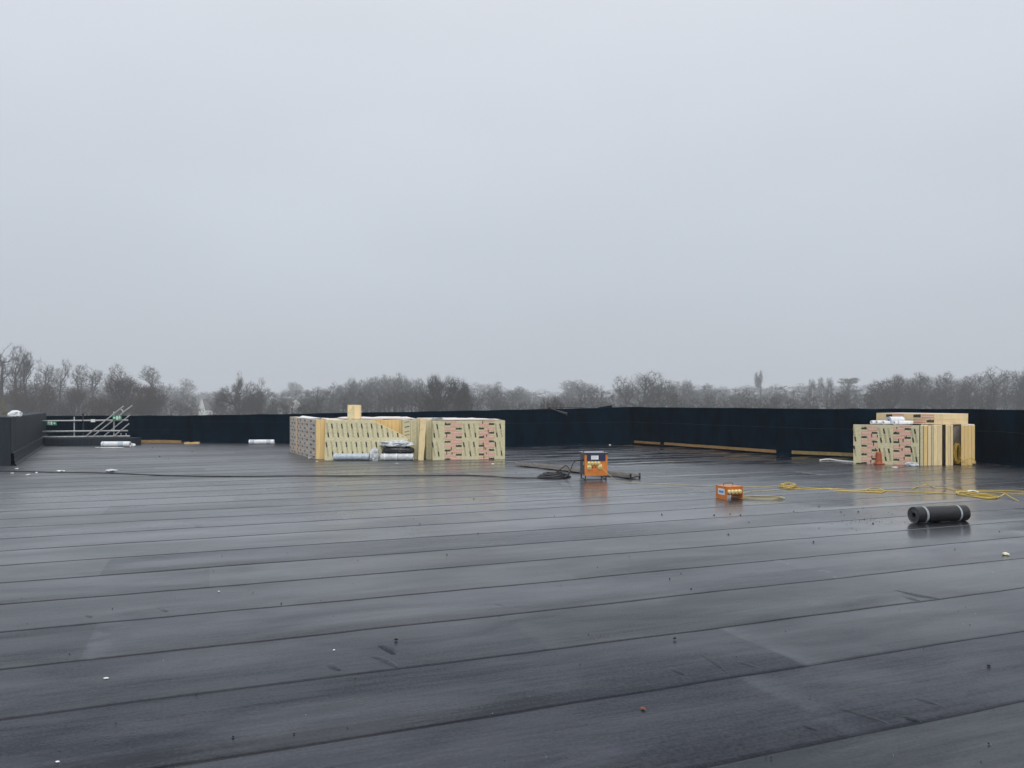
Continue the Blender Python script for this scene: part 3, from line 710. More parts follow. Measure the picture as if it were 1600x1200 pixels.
def lump(name, label, cat, c, size, m, seed, rz=0, crease_=.25, flat=.0, parent=None, freq=3.0):
    bm = bmesh.new(); bmesh.ops.create_icosphere(bm, subdivisions=4, radius=1)
    for v in bm.verts:
        p = v.co.copy(); d = noise.noise(p*freq*.5+Vector((seed, 0, 0)))*crease_+abs(noise.noise(p*freq+Vector((seed, 5, 0))))*crease_*.9
        p = p*(1+d)
        p.x = math.copysign(abs(p.x)**.75, p.x); p.y = math.copysign(abs(p.y)**.75, p.y)
        p.z = max(p.z, -.8); p.z = math.copysign(abs(p.z)**.8, p.z)
        v.co = Vector((p.x*size[0], p.y*size[1], (p.z+.8)*size[2]))
    me = bpy.data.meshes.new(name); bm.to_mesh(me); bm.free(); me.materials.append(m)
    o = link(name, me, parent); o.location = c; o.rotation_euler = (0, 0, rz)
    if label: tag(o, label, cat)
    return o
c = G(619, 720); 
lump('black_bag', 'glossy black plastic bag between the pale roll and grey sheet', 'bag', (c.x+.03, c.y+.24, .20), (.47, .20, .115), M_BLKPL, 3, .02, .10)
lump('grey_plastic_sheet', 'folded grey plastic sheet draped on the black bag', 'plastic sheet', (c.x-.02, c.y+.25, .395), (.42, .20, .10), M_CLEAR, 8, -.03, .42, freq=4.5)
lump('plastic_bag', 'crumpled clear plastic bag between the two wrapped rolls', 'bag', (G(584, 720).x, G(584, 720).y+.12, .0), (.13, .10, .19), M_CLEAR, 12, .5, .35, freq=4)

# ---- small stack at the right
oA, oB = G(1334, 724), G(1437, 727.6)
fA = (oB-oA); WA = fA.length; fA.normalize(); bA = Vector((-fA.y, fA.x, 0))
pk = thing('insulation_pack', 'red labelled insulation boards standing behind the orange cone', 'insulation boards', oA, group='packs in the small stack')
for i in range(6): board(pk, oA+bA*(.105*i)-fA*(R.uniform(0, .01)), fA, bA, WA+.0*i, .10, 1.075-.004*i, BD, (0,2,1,1,0,1))
face_print(pk, oA, fA, UP, WA, 1.07, 'labels2', 41)
# end-on boards, each group separate
bE = Vector((0.50, 0.866, 0)); fE = Vector((1, 0.10, 0)).normalized()
oE = G(1437.5, 727.7)
def at_px(px):                    # distance along fE from oE to the column px
    k_ = (px-800)/F; return (k_*oE.y-oE.x)/(fE.x-k_*fE.y)
groups = [(1443.3, 1449.2, 1, 'single yellow foam board beside the red labelled face', 1.07, (0,2,0,0,0,0)), (1449.8, 1455.0, 1, 'foam board with torn pale wrap near the red labelled face', 1.06, (0,2,4,4,0,4)),
          (1455.4, 1458.0, 1, 'thin olive faced board between yellow foam boards', 1.065, (0,2,1,1,0,1)), (1458.4, 1472, 2, 'pair of pale foam boards left of the narrow dark gap', 1.075, (4,2,4,4,0,4)),
          (1477.5, 1489.3, 3, 'pale foam boards between the two dark gaps', 1.075, (4,2,4,4,0,4)), (1501.8, 1523.4, 4, 'yellow foam boards right of the cable coil', 1.075, (0,2,0,0,0,0))]
pk = thing('insulation_pack', 'olive edged boards closing the red labelled pack', 'insulation boards', oE, group='packs in the small stack')
board(pk, oE+fE*.004+bE*.02, fE, bE, at_px(1442.8)-.008, 1.55, 1.07, BD, (0,2,1,1,0,1))
for x0, x1, n, lab, h, fm in groups:
    a0, a1 = at_px(x0), at_px(x1); pk = thing('insulation_pack', lab, 'insulation boards', oE+fE*a0, group='packs in the small stack')
    for i in range(n): board(pk, oE+fE*(a0+(a1-a0)*i/n+.002)+bE*R.uniform(0, .025), fE, bE, (a1-a0)/n-.005, 1.55 if x0 < 1480 else 1.2, h+R.uniform(-.004, .004), BD, fm)
back = oE+fE*at_px(1466)+bE*1.1
MBk = thing('insulation_pack', 'dark backed boards seen deep in the gap behind the cable coil', 'insulation boards', back, group='packs in the small stack')
board(MBk, oE+fE*(at_px(1489.6))+bE*.75, fE, bE, at_px(1501.4)-at_px(1489.6), .45, 1.06, BD, (3,2,3,3,3,3))
board(MBk, oE+fE*(at_px(1472.4))+bE*.5, fE, bE, at_px(1477)-at_px(1472.4), 1.0, 1.06, BD, (3,2,3,3,3,3))
# pack lying on top
yw = math.radians(-60); e1 = Vector((math.cos(yw), math.sin(yw), 0)); e2 = Vector((-e1.y, e1.x, 0))
cor = D(1473, 664, 20.75); cor.z = 1.085
LA, LB = 1.97, 1.20
pk = thing('insulation_pack', 'printed foam boards lying flat across the top of the small stack', 'insulation boards', cor-e1*LA, group='packs in the small stack')
for i in range(2): board(pk, cor-e1*LA+UP*(.148*i)+e2*.006*i, e1, e2, LA, LB, .145, BD, (4,2,4,4,4,4))
face_print(pk, cor-e1*LA, e1, UP, LA, .293, 'top', 51)
# white rolls on top
ra = Vector((0.93, 0.30, 0)).normalized()
for i, (px, rr, ln, dy, lab) in enumerate(((1361.5, .052, .9, 0, 'leftmost thin white roll on top of the small stack'), (1369.5, .052, 1.0, .03, 'second thin white roll on top of the small stack'),
        (1380, .05, 1.05, .0, 'thin white roll left of the thick one on the small stack'), (1388.5, .105, .75, .16, 'thick white roll with grey end on the small stack'), (1397, .05, 1.0, -.02, 'thin white roll right of the thick one on the small stack'), (1403, .052, .62, .06, 'rightmost thin white roll on top of the small stack'))):
    p = D(px, 660, 21.35-.18*i*.5+dy); p.z = 1.078+rr+.004
    roll('white_roll', lab, p, p+ra*ln*.62+Vector((0, 0, 0)), rr, M_WHITE, group='white rolls on the small stack', core=.32, mend=M_GPL if rr > .1 else None, seed=i)
lump('plastic_tail', 'torn clear plastic tail trailing from the red labelled face', 'plastic scrap', G(1424, 728), (.14, .035, .05), M_CLEAR, 5, -.45, .5, freq=4)
lump('white_scrap', 'white plastic scrap on the roof before the orange cone', 'plastic scrap', G(1398, 730.5), (.075, .05, .012), M_WHITE, 6, 0, .3)
# coil in the gap
cc = oE+fE*at_px(1495.6)+bE*.25
t = thing('cable_coil', 'yellow cable coil stuffed into the gap between the foam boards', 'cable coil', cc)
e = MB(); pts = []
for i in range(150):
    a = i*.42; rr = .085+.02*math.sin(i*.37); pts.append(cc+Vector((rr*math.cos(a)*.95, .06*math.sin(i*.11), .30+.26*math.sin(a)*(1+.12*math.sin(i*.9)))))
pts = [p for p in pts if p.z > .02]
e.tube(pts, .012, 5); e.build('coil', M_YCAB, t, smooth=True, world=True)
tl = [cc+Vector((-.09, -.28, .22)), cc+Vector((0, -.34, .10)), cc+Vector((.10, -.36, .02)), cc+Vector((.22, -.34, .025)), cc+Vector((.30, -.33, .10)), cc+Vector((.20, -.33, .19)), cc+Vector((.05, -.32, .16)), cc+Vector((-.05, -.26, .05))]
MB().tube(smooth_path(tl, 6), .011, 5).build('loose_end', M_YCAB, t, smooth=True, world=True)
MB().tube([cc+Vector((.21, -.34, .035)), cc+Vector((.29, -.36, .04))], .03, 8).build('plug', M_BLKPL, t, world=True)
# cone
c = G(1373, 725.4)
t = thing('traffic_cone', 'small red orange traffic cone standing against the labelled boards', 'cone', c); t.scale = (.86, .86, .95)
e = MB(); prof = [(.115, .028), (.108, .05), (.098, .09), (.085, .30), (.080, .345), (.070, .352), (.0, .353)]
K = 20
for r_, z in prof:
    for j in range(K): e.v.append(Vector((r_*math.cos(2*math.pi*j/K), r_*math.sin(2*math.pi*j/K), z)))
for i in range(len(prof)-1):
    for j in range(K): q = (j+1) % K; e.f.append([i*K+j, i*K+q, (i+1)*K+q, (i+1)*K+j]); e.m.append(0)
e.build('body', M_CONE, t, smooth=True)
bevel(MB().box((-.135, -.135, .0), (.135, .135, .035)).build('base', M_CONE, t), .012)
# white pipe
MBp = MB().tube(smooth_path([G(1281, 720.2)+UP*.02, G(1295, 719.2)+UP*.03, G(1312, 721)+UP*.02, G(1336, 723)+UP*.02], 6), .020, 8).build('white_pipe', M_SIGNW, smooth=True)
tag(MBp, 'thin white pipe on the roof beside the small stack', 'pipe')
lump('black_scrap', 'black scrap at the foot of the small stack by the white pipe', 'scrap', G(1340, 724.6)+Vector((0, -.08, 0)), (.07, .04, .02), M_BLKPL, 15, 0, .3)

# ------------------------------------------------------------------ timbers along the walls
def batten(label, a, b, h, d=.06, m=M_TIMBER, z=0.03, bend=0.0, name='timber_batten'):
    t = (b-a).normalized(); o_ = out_normal(a, b); n = 8; e = MB()
    for i in range(n+1):
        p = a.lerp(b, i/n)+o_*(-.11)+UP*(bend*math.sin(math.pi*i/n)+.006*noise.noise((i*.7, a.x, 2)))
        hh = h*(1+.06*noise.noise((i*.9, a.x, 7)))
        e.v += [p+UP*z, p+UP*z-o_*d, p+UP*(z+hh)-o_*d, p+UP*(z+hh)]
    for i in range(n):
        for j in range(4): e.f.append([i*4+j, i*4+(j+1) % 4, i*4+4+(j+1) % 4, i*4+4+j]); e.m.append(0)
    e.f += [[0,1,2,3], [n*4+3, n*4+2, n*4+1, n*4]]; e.m += [0, 0]
    return tag(e.build(name, m), label, 'timber', 'timber battens along the parapet')
def on_wall(px):
    for a, b in zip(W_R, W_R[1:]):
        k_ = (px-800)/F; d_ = b-a; s_ = (k_*a.y-a.x)/(d_.x-k_*d_.y)
        if -1e-6 <= s_ <= 1.0: return a+d_*s_
batten('short timber batten at the foot of the parapet near its corner', on_wall(996), on_wall(1035), .085, z=.055)
batten('longest timber batten along the foot of the dark parapet', on_wall(1043), on_wall(1216.5), .09, z=.065)
a = on_wall(1218); b = on_wall(1290)
batten('timber batten running behind the small insulation stack', on_wall(1240), on_wall(1345), .10, z=.06, m=mat('olive timber', (.24, .18, .07), .6, var=.3, scale=6))
batten('curved ragged timber along the parapet beside the white roll bundle', G(200, 693.2), G(286, 693.4), .11, z=.03, bend=.02)
batten('short pale timber offcut at the parapet corner', G(287, 694.2), G(311, 693.6), .09, z=.0, m=M_PINE)

# rolls by the far wall
roll('white_roll', 'white wrapped roll lying alone below the far parapet', on_roof(389, 694.5, .09), on_roof(428, 694.3, .09), .095, M_WHITE, bands=((.06, .22), (.70, .86)), mband=M_GPL)
roll('white_roll', 'white wrapped roll on a plastic sheet by the scaffold handrail', on_roof(159, 698.6, .1), on_roof(203, 698.6, .1), .105, M_WHITE, bands=((.06, .09), (.60, .78)), mband=M_GPL)
lump('plastic_scrap', 'small bunched white plastic at the end of the handrail roll', 'plastic scrap', G(206, 698), (.13, .08, .07), M_WHITE, 2, 0, .3)
lump('plastic_sheet', 'flat white plastic under the roll by the scaffold handrail', 'plastic sheet', G(171, 699.5), (.55, .10, .012), M_WHITE, 3, 0, .2)
lump('crumpled_sheet', 'crumpled white plastic sheet on top of the slate parapet', 'plastic sheet', nl0+Vector((-.38, .75, 1.29)), (.13, .12, .085), M_WHITE, 4, .3, .6, freq=3.2)
# torch on the back wall
ta, tb_ = D(858, 637.5, 29.75), D(886, 647, 29.4)
t = thing('gas_torch', 'black handled gas torch hung over the parapet edge', 'torch', tb_)
MB().tube([ta, ta.lerp(tb_, .55)], .020, 8).build('handle', M_DARKST, t, world=True)
MB().tube([ta.lerp(tb_, .5), tb_], [.035, .055], 10).build('nozzle', M_DARKST, t, world=True)
MB().tube([ta+Vector((-.05, 0, 0)), ta+Vector((.07, 0, -.01))], .055, 10).build('grip', M_BLACK, t, world=True)
MB().tube(smooth_path([ta+Vector((.07, 0, 0)), ta+Vector((.3, .1, .02)), D(912, 637, 30.0)], 5), .012, 6).build('hose', M_DARKST, t, world=True)
f_ = D(953, 634.4, 31.2)
tag(MB().add([f_+Vector((-.45, .1, -.05)), f_+Vector((.1, .1, .02)), f_+Vector((.12, .35, .03)), f_+Vector((-.4, .35, -.05)), f_+Vector((-.45, .1, -.09)), f_+Vector((.1, .1, -.07)), f_+Vector((.12, .35, -.07)), f_+Vector((-.4, .35, -.09))], [(0,1,2,3),(4,7,6,5),(0,4,5,1),(1,5,6,2),(2,6,7,3),(3,7,4,0)]).build('felt_offcut', M_WALL), 'dark felt offcut curling up from the parapet corner', 'felt')

# ------------------------------------------------------------------ site transformer
tr0 = G(913.5, 750.5)
t = thing('site_transformer', 'orange and navy site transformer box with yellow sockets on four legs', 'transformer', tr0, math.radians(9))
Wt, Dt, Z0, Z1 = .505, .42, .105, .575
bevel(MB().box((.004, .004, Z0), (Wt-.004, Dt, Z1)).build('casing', M_SLATE, t), .006)
bevel(MB().box((-.004, -.012, Z0-.01), (Wt+.004, .0, Z1-.012)).build('front_panel', M_ORANGE, t), .003)
bevel(MB().box((-.022, -.035, Z1-.008), (Wt+.022, Dt+.02, Z1+.022)).build('lid', M_NAVY, t), .005)
MB().box((-.012, -.02, Z1+.0225), (Wt+.01, Dt+.005, Z1+.026)).build('lid_sheet', mat('wet steel top', (.30, .31, .34), .2), t)
bevel(MB().box((.05, -.034, Z1-.155), (Wt-.045, -.0125, Z1-.010)).build('display_panel', M_NAVY, t), .004)
lb = MB().box((.135, -.037, Z1-.125), (.135+.165, -.0345, Z1-.038)).build('rating_label', M_SIGNW, t)
e = MB()
for i in range(4): e.box((.145, -.0385, Z1-.05-.018*i), (.145+(.13, .12, .135, .09)[i], -.0375, Z1-.045-.018*i))
e.build('label_text', M_GPL, lb)
def socket(x, z, r, y=-.012, parent=t):
    e = MB(); e.tube([(x, y, z), (x, y-.03, z-.012)], [r, r*1.02], 12, 0); e.tube([(x, y-.026, z-.006), (x, y-.05, z-.018)], [r*1.12, r*1.06], 12, 0)
    s_ = e.build('socket', M_YEL, parent)
    MB().box((x-r*1.1, y-.004, z-r*1.35), (x+r*1.1, y-.0005, z+r*1.35)).build('socket_plate', M_YEL, s_)
    MB().tube([(x, y-.05, z+r*1.05), (x, y-.062, z-r*.6)], [.006, .006], 6).build('latch', M_GPL, s_)
for i in range(4): socket(.095+.072*i, Z1-.198, .027)
for x in (.10, .335): socket(x, Z1-.285, .041)
for x in (.17, .235): MB().tube([(x, -.012, Z1-.29), (x, -.026, Z1-.29)], .013, 8).build('breaker_button', M_BLACK, t)
for x in (.012, Wt-.03):
    for y in (.01, Dt-.04): bevel(MB().box((x, y, 0), (x+.022, y+.03, Z0+.004)).build('leg', M_DARKST, t), .002)
for x in (.012, Wt-.03): MB().box((x, .04, .004), (x+.020, Dt-.04, .028)).build('skid', M_DARKST, t)
for x in (-.008, Wt-.05): MB().tube(smooth_path([(x, .06, Z1+.02), (x, .065, Z1+.065), (x+.012, .10, Z1+.08), (x+.022, .13, Z1+.065), (x+.022, .135, Z1+.02)], 5), .010, 6).build('handle', M_DARKST, t)
MB().box((-.006, .06, .33), (.0035, .10, .40)).build('cable_gland', M_GPL, t)
# its black lead and the coil
trM = Matrix.Translation(tr0) @ Matrix.Rotation(math.radians(9), 4, 'Z')
cb = G(866, 746.5); t = thing('black_cable', 'long black cable with a flat coil running to the site transformer', 'cable', cb)
e = MB(); pts = []
for i in range(230):
    a = i*.28; rr = .36-.0007*i+.02*math.sin(i*.17); pts.append(cb+Vector((rr*math.cos(a), .72*rr*math.sin(a), .020+.0004*i+.008*math.sin(i*.9))))
e.tube(pts, .019, 6); e.build('coil', M_BCAB, t, smooth=True, world=True)
s_ = trM @ Vector((-.01, .10, .44))
MB().tube(smooth_path([cb+Vector((.0, -.06, .09)), D(876, 733, 17.1), D(884, 727.6, 17.2), D(889, 732, 17.1), D(889.5, 740, 16.9), D(885, 745, 16.8), D(882.5, 746, 16.75)], 8), .013, 6).build('loop', M_BCAB, t, smooth=True, world=True)
MB().tube(smooth_path([D(883, 745.5, 16.8), D(890, 738, 16.9), D(894, 727, 17.0), D(899, 720.5, 17.1), s_], 8), .014, 6).build('lead', M_BCAB, t, smooth=True, world=True)
lp = [(-60, 736), (14, 737.3), (90, 739), (160, 740), (230, 743), (300, 745), (380, 745.6), (460, 744.8), (560, 744.5), (640, 744.2), (725, 743.6), (760, 745), (800, 747.6), (840, 748.0), (860, 749)]
MB().tube(smooth_path([G(x, y)+UP*.018 for x, y in lp], 8), .0125, 6).build('run', M_BCAB, t, smooth=True, world=True)
# scaffold board behind the transformer
pa, pb = G(804, 728), G(986, 749)
ax = (pb-pa).normalized(); sd_ = Vector((-ax.y, ax.x, 0))
t = thing('cable_tray', 'long grey weathered trough lying behind the site transformer', 'trough', pa)
ln = (pb-pa).length; Mx = Matrix.Translation(pa) @ Matrix(((ax.x, sd_.x, 0, 0), (ax.y, sd_.y, 0, 0), (0, 0, 1, 0), (0, 0, 0, 1)))
for nm, a_, b_ in (('base', (0, .012, .03), (ln, .248, .045)), ('side', (0, 0, .03), (ln, .012, .105)), ('side', (.5, .248, .03), (ln, .26, .105))):
    MB().box(a_, b_, 0, Mx).build(nm, M_OLDW, t, world=True)
for y in (-.012, .262): MB().box((ln-.02, y-.012, .0), (ln+.02, y+.012, .125), 0, Mx).build('end_clip', M_DARKST, t, world=True)
MB().box((ln+.0, .004, .032), (ln+.008, .245, .06), 0, Mx).build('end_lip', M_DARKST, t, world=True)
for x in (.3, ln*.5, ln-.3): MB().box((x, .03, .0), (x+.05, .23, .0295), 0, Mx).build('bearer', M_OLDW, t, world=True)

# ------------------------------------------------------------------ orange socket box
sb0 = G(1136.5, 782)
t = thing('socket_box', 'low orange distribution box with four yellow sockets and a blue label', 'socket box', sb0, math.radians(20))
Ws, Ds, Hs = .315, .33, .235
bevel(MB().box((-.006, 0, 0), (0, Ds, Hs)).build('side_panel', M_ORANGE, t), .002)
bevel(MB().box((Ws, 0, 0), (Ws+.006, Ds, Hs)).build('side_panel', M_ORANGE, t), .002)
MB().box((.0005, .004, Hs-.008), (Ws-.0005, Ds, Hs-.001)).build('top_panel', M_ORANGE, t)
MB().add([(.001,.004,Hs-.009),(Ws-.001,.004,Hs-.009),(Ws-.001,.06,.085),(.001,.06,.085)], [(0,3,2,1)]).add([(.001,.06,.085),(Ws-.001,.06,.085),(Ws-.001,Ds-.03,.075),(.001,Ds-.03,.075)], [(0,3,2,1)]).build('front_panel', M_ORANGE, t)
MB().box((.0005, Ds-.028, .075), (Ws-.0005, Ds-.02, Hs-.009)).build('back_panel', M_ORANGE, t)
for i in range(4): socket(.045+.072*i, .155, .029, .030, t)
MB().tube([(.035, .062, .06), (.035, .03, .055)], .02, 10).build('cable_gland', M_GPL, t)
lb = MB().box((-.009, .07, .085), (-.0065, .26, .19)).build('label', M_SIGNW, t)
MB().box((-.0105, .095, .115), (-.0095, .235, .155)).build('label_text', M_BLUE, lb)
MB().tube(smooth_path([(.07, .20, Hs), (.07, .20, Hs+.035), (.16, .20, Hs+.042), (.25, .20, Hs+.035), (.25, .20, Hs)], 4), .006, 6).build('handle', M_DARKST, t)
sbM = Matrix.Translation(sb0) @ Matrix.Rotation(math.radians(20), 4, 'Z')

# ------------------------------------------------------------------ yellow cables
def cable(label, pts, r=.010, m=M_YCAB, parts=None, name='yellow_cable'):
    r *= .70
    t = thing(name, label, 'cable', pts[0] if not parts else parts[0][1][0])
    for nm, ps in (parts or [('run', pts)]): MB().tube(smooth_path(ps, 7), r, 6).build(nm, m, t, smooth=True, world=True)
    return t
GP = lambda l, z=.014: [G(x, y)+UP*z for x, y in l]
p0 = trM @ Vector((.335, -.06, Z1-.275))
cable('pale yellow cable from the site transformer towards the first tangle', None, .008, M_YCAB_P, parts=[('run', [p0, D(951, 741, 16.6), D(956, 745.5, 16.5)]+GP([(962, 751.5), (975, 754.3), (1000, 756), (1040, 757.4), (1080, 759.3), (1118, 760.3), (1160, 761.5), (1195, 761.2), (1212, 760.2), (1228, 758.5)]))])
e0 = sbM @ Vector((Ws+.02, .12, .03))
lo = []
cx, cy = (G(1190, 780).x), (G(1190, 780).y)
for i in range(46):
    a = i*.42+2.7; rr = .36+.05*math.sin(i*.31); lo.append(Vector((cx+rr*math.cos(a), cy+rr*.50*math.sin(a)+.06*math.sin(i*.13), .014+.0007*i)))
cable('yellow cable looped in an oval beside the orange distribution box', None, .0085, M_YCAB_P, parts=[('coil', lo), ('lead', [sbM @ Vector((.20, .10, .05)), e0]+[lo[0]+Vector((.05, .04, 0)), lo[2]]), ('run', [sbM @ Vector((Ws+.006, .26, .06))]+GP([(1176, 768.6), (1200, 767.3), (1225, 765), (1250, 763.5)]))])
def tangle(label, cx, cy, wx, wy, n, seed, r=.010, zmax=.05):
    rr = random.Random(seed); pts = []
    for i in range(n):
        a = i*1.1+rr.uniform(-.4, .4); f = rr.uniform(.45, 1)
        p = G(cx+wx*f*math.cos(a), cy+wy*f*math.sin(a)); pts.append(p+UP*(.012+rr.random()*zmax))
    return pts
cable('small tangle of yellow cable nearest the orange distribution box', None, .0105, M_YCAB, parts=[('coil', tangle('', 1231, 761.5, 14, 3.6, 34, 3))])
run1 = GP([(1232, 760), (1260, 763.3), (1300, 765.0), (1340, 766.2), (1380, 767.5), (1430, 770), (1470, 771.5), (1510, 773), (1550, 777)])
cable('long yellow cable from the first tangle to the big bundle', run1, .0105)
cable('second yellow cable lying beside the long run', GP([(1226, 763), (1264, 765.6), (1296, 764.2), (1315, 767.4), (1350, 768.6), (1372, 770.2), (1384, 768)]), .0105)
cable('looped yellow cable midway along the long run', None, .0105, M_YCAB, parts=[('coil', GP([(1296, 764), (1305, 767.8), (1330, 769), (1365, 769.8), (1381, 769.2), (1376, 766.4), (1340, 765.3), (1305, 764.9), (1298, 766.3), (1320, 768.4), (1350, 769.6), (1379, 770.8)])), ('loop', [G(1352, 769)+UP*.02, D(1357, 763.5, 14.8), D(1366, 761.5, 15), D(1377, 764.5, 14.8), G(1382, 768.6)+UP*.02])])
cable('faint yellow cable lying beyond the long run below the small stack', GP([(1425, 764.5), (1440, 759.8), (1450, 758.2), (1462, 763.2), (1478, 763), (1490, 766.6), (1530, 767.3), (1580, 768), (1640, 771)]), .0095)
cable('big flat bundle of yellow cable at the right of the long run', None, .0115, M_YCAB, parts=[('coil', GP([(1494, 769), (1500, 773), (1520, 772), (1545, 774), (1561, 777.5), (1552, 780), (1530, 778.6), (1508, 775), (1497, 771.5), (1506, 769.5), (1530, 773), (1556, 778.4), (1540, 780.3), (1515, 776.4), (1498, 774), (1495, 770), (1512, 770.2), (1540, 775), (1559, 779), (1546, 779.6), (1520, 777)], .02)), ('coil', GP([(1520, 775.2), (1540, 777.2), (1558, 779.6), (1536, 779.2), (1510, 774), (1502, 771), (1524, 773.5), (1549, 777)], .034)), ('loop', [G(1558, 779)+UP*.02, D(1566, 774, 13.6), D(1570, 771.5, 13.7), D(1578, 776, 13.5), G(1591, 784.5)+UP*.015])])
cable('yellow cable leaving the picture beyond the big bundle', GP([(1500, 769.6), (1540, 769), (1570, 771.5), (1620, 774)]), .0095)
cable('pale loose cable end curling off the big yellow bundle', GP([(1512, 771.5), (1519, 770.5), (1528, 772.3)], .045), .022, M_SIGNW)

# ------------------------------------------------------------------ black felt roll
a_, b_ = on_roof(1429, 818.6, .112), on_roof(1509, 815, .112)
fr = roll('felt_roll', 'black roofing felt roll with two white tape bands', a_, b_, .112, M_ROLL, mend=M_ROLLE, core=.34, bands=((.155, .195), (.81, .845)), seed=4, mband=mat('grubby white tape', (.32, .345, .37), .4, var=.3, scale=25))
# ------------------------------------------------------------------ litter
def chip(label, px, py, s_, m=M_SIGNW, seed=0, h=.4, name='foam_chip', cat='litter'):
    rr = random.Random(seed*31+5); bm = bmesh.new(); bmesh.ops.create_icosphere(bm, subdivisions=1, radius=1)
    for v in bm.verts: v.co = Vector((v.co.x*s_*rr.uniform(.7, 1.2), v.co.y*s_*.6*rr.uniform(.7, 1.2), (v.co.z+.8)*s_*h*rr.uniform(.6, 1.2)))
    me = bpy.data.meshes.new(name); bm.to_mesh(me); bm.free(); me.materials.append(m)
    o = link(name, me); o.location = G(px, py)+UP*.006; o.rotation_euler = (0, 0, rr.uniform(-.4, .4)); return tag(o, label, cat)
fc = chip('pale foam chunk lying alone near the felt roll', 1571, 868.5, .045, mat('cream foam', (.74, .70, .52), .8), 1, .55); fc.rotation_euler = (0, 0, -.35)
chip('brown dead leaf on the felt in the foreground', 1004.5, 1110, .018, M_LEAF, 2, .4, 'dead_leaf', 'leaf')
chip('white chip at lower left of the roof foreground', 166, 1062, .020, M_SIGNW, 3, .25)
chip('white speck low down near the left foot of the picture', 90, 1193, .012, M_SIGNW, 4, .4)
chip('white scrap beside the black cable near the slate parapet', 95, 737.5, .11, M_SIGNW, 5, .25)
chip('white offcut lying just beyond the black cable on the left', 174, 737.6, .15, M_CLEAR, 6, .3)
chip('white crumb before the black cable below the slate parapet', 44, 743, .055, M_SIGNW, 7)
chip('tiny white crumb just before the black cable', 19, 740.5, .04, M_SIGNW, 8)
chip('white crumb at the foot of the slate parapet', 26, 733.6, .05, M_SIGNW, 9)
chip('white crumb touching the black cable left of the offcut', 57, 739.6, .035, M_SIGNW, 10)
chip('white crumb at the left corner of the wide stack', 483, 716.6, .045, M_SIGNW, 11)
chip('white crumb before the left end of the wide stack', 495, 722, .035, M_SIGNW, 12)
chip('white crumb below the red labelled pack', 770, 725.5, .05, M_SIGNW, 13, .2)
chip('flat white flake before the pale wrapped roll', 620, 724.6, .06, M_SIGNW, 14, .12)
chip('white crumb at the parapet foot behind the site transformer', 953, 696, .05, M_SIGNW, 15)
chip('lone white speck on the felt left of centre', 521.5, 1017.5, .010, M_SIGNW, 16)
chip('small white speck on a seam in the left foreground', 342, 925.5, .012, M_SIGNW, 17)
chip('black lump on the felt in the middle foreground', 619, 1002, .018, M_CRUMB, 18, .5, 'felt_crumb')
chip('black lump on the felt at right of the dead leaf', 1545, 1043, .016, M_CRUMB, 19, .5, 'felt_crumb')
chip('black lump on the felt above the dead leaf', 1054, 1000, .014, M_CRUMB, 20, .6, 'felt_crumb')
# uncounted crumbs
rr = random.Random(99); e = MB()
def crumb(px, py, s_):
    p = G(px, py)+UP*(.006+undul(G(px, py)))
    vs = [p+Vector((rr.uniform(-1, 1)*s_, rr.uniform(-1, 1)*s_*.8, 0)) for _ in range(3)]+[p+Vector((0, 0, s_*rr.uniform(.5, 1.1)))]
    e.add(vs, [(0,1,2),(0,1,3),(1,2,3),(2,0,3)])
for x, y in ((1240, 800), (1313, 801), (1341, 801), (1349, 795), (1157, 806), (1138, 836), (1271, 848), (1362, 867), (1316, 802), (1364, 819), (1280, 826), (1034, 805), (1088, 795), (1116, 806), (866, 807), (740, 780), (747, 835), (698, 868), (656, 820), (1140, 804), (1280, 793), (830, 742), (806, 739), (238, 700), (250, 714), (264, 718), (300, 706), (236, 703), (1561, 832), (1492, 859), (1446, 831), (1462, 832), (1170, 817), (1064, 897), (1047, 906), (1080, 922), (1227, 988), (440, 944), (182, 1133), (364, 1155), (177, 953), (1196, 1185), (1204, 1187)):
    crumb(x, y, .010*G(x, y).y/7+.005)
for _ in range(150):
    y = 700+500*rr.random()**1.7; x = rr.uniform(0, 1600)
    if 455 < x < 800 and y < 722 or (x > 1320 and y < 732): continue
    crumb(x, y, (.004+.006*rr.random())*(.6+G(x, y).y/14))
for _ in range(60): crumb(rr.gauss(1360, 30), rr.gauss(815, 5), .006+.006*rr.random())
o = e.build('felt_crumbs', M_CRUMB); o['kind'] = 'stuff'; o['label'] = 'tiny black felt crumbs strewn over the roof'
e = MB(); rr = random.Random(5)
for _ in range(70):
    y = 705+490*rr.random()**1.5; crumb(rr.uniform(0, 1600), y, (.002+.003*rr.random())*(.6+G(0, y).y/16))
o = e.build('white_specks', M_SIGNW); o['kind'] = 'stuff'; o['label'] = 'tiny white specks strewn over the roof'


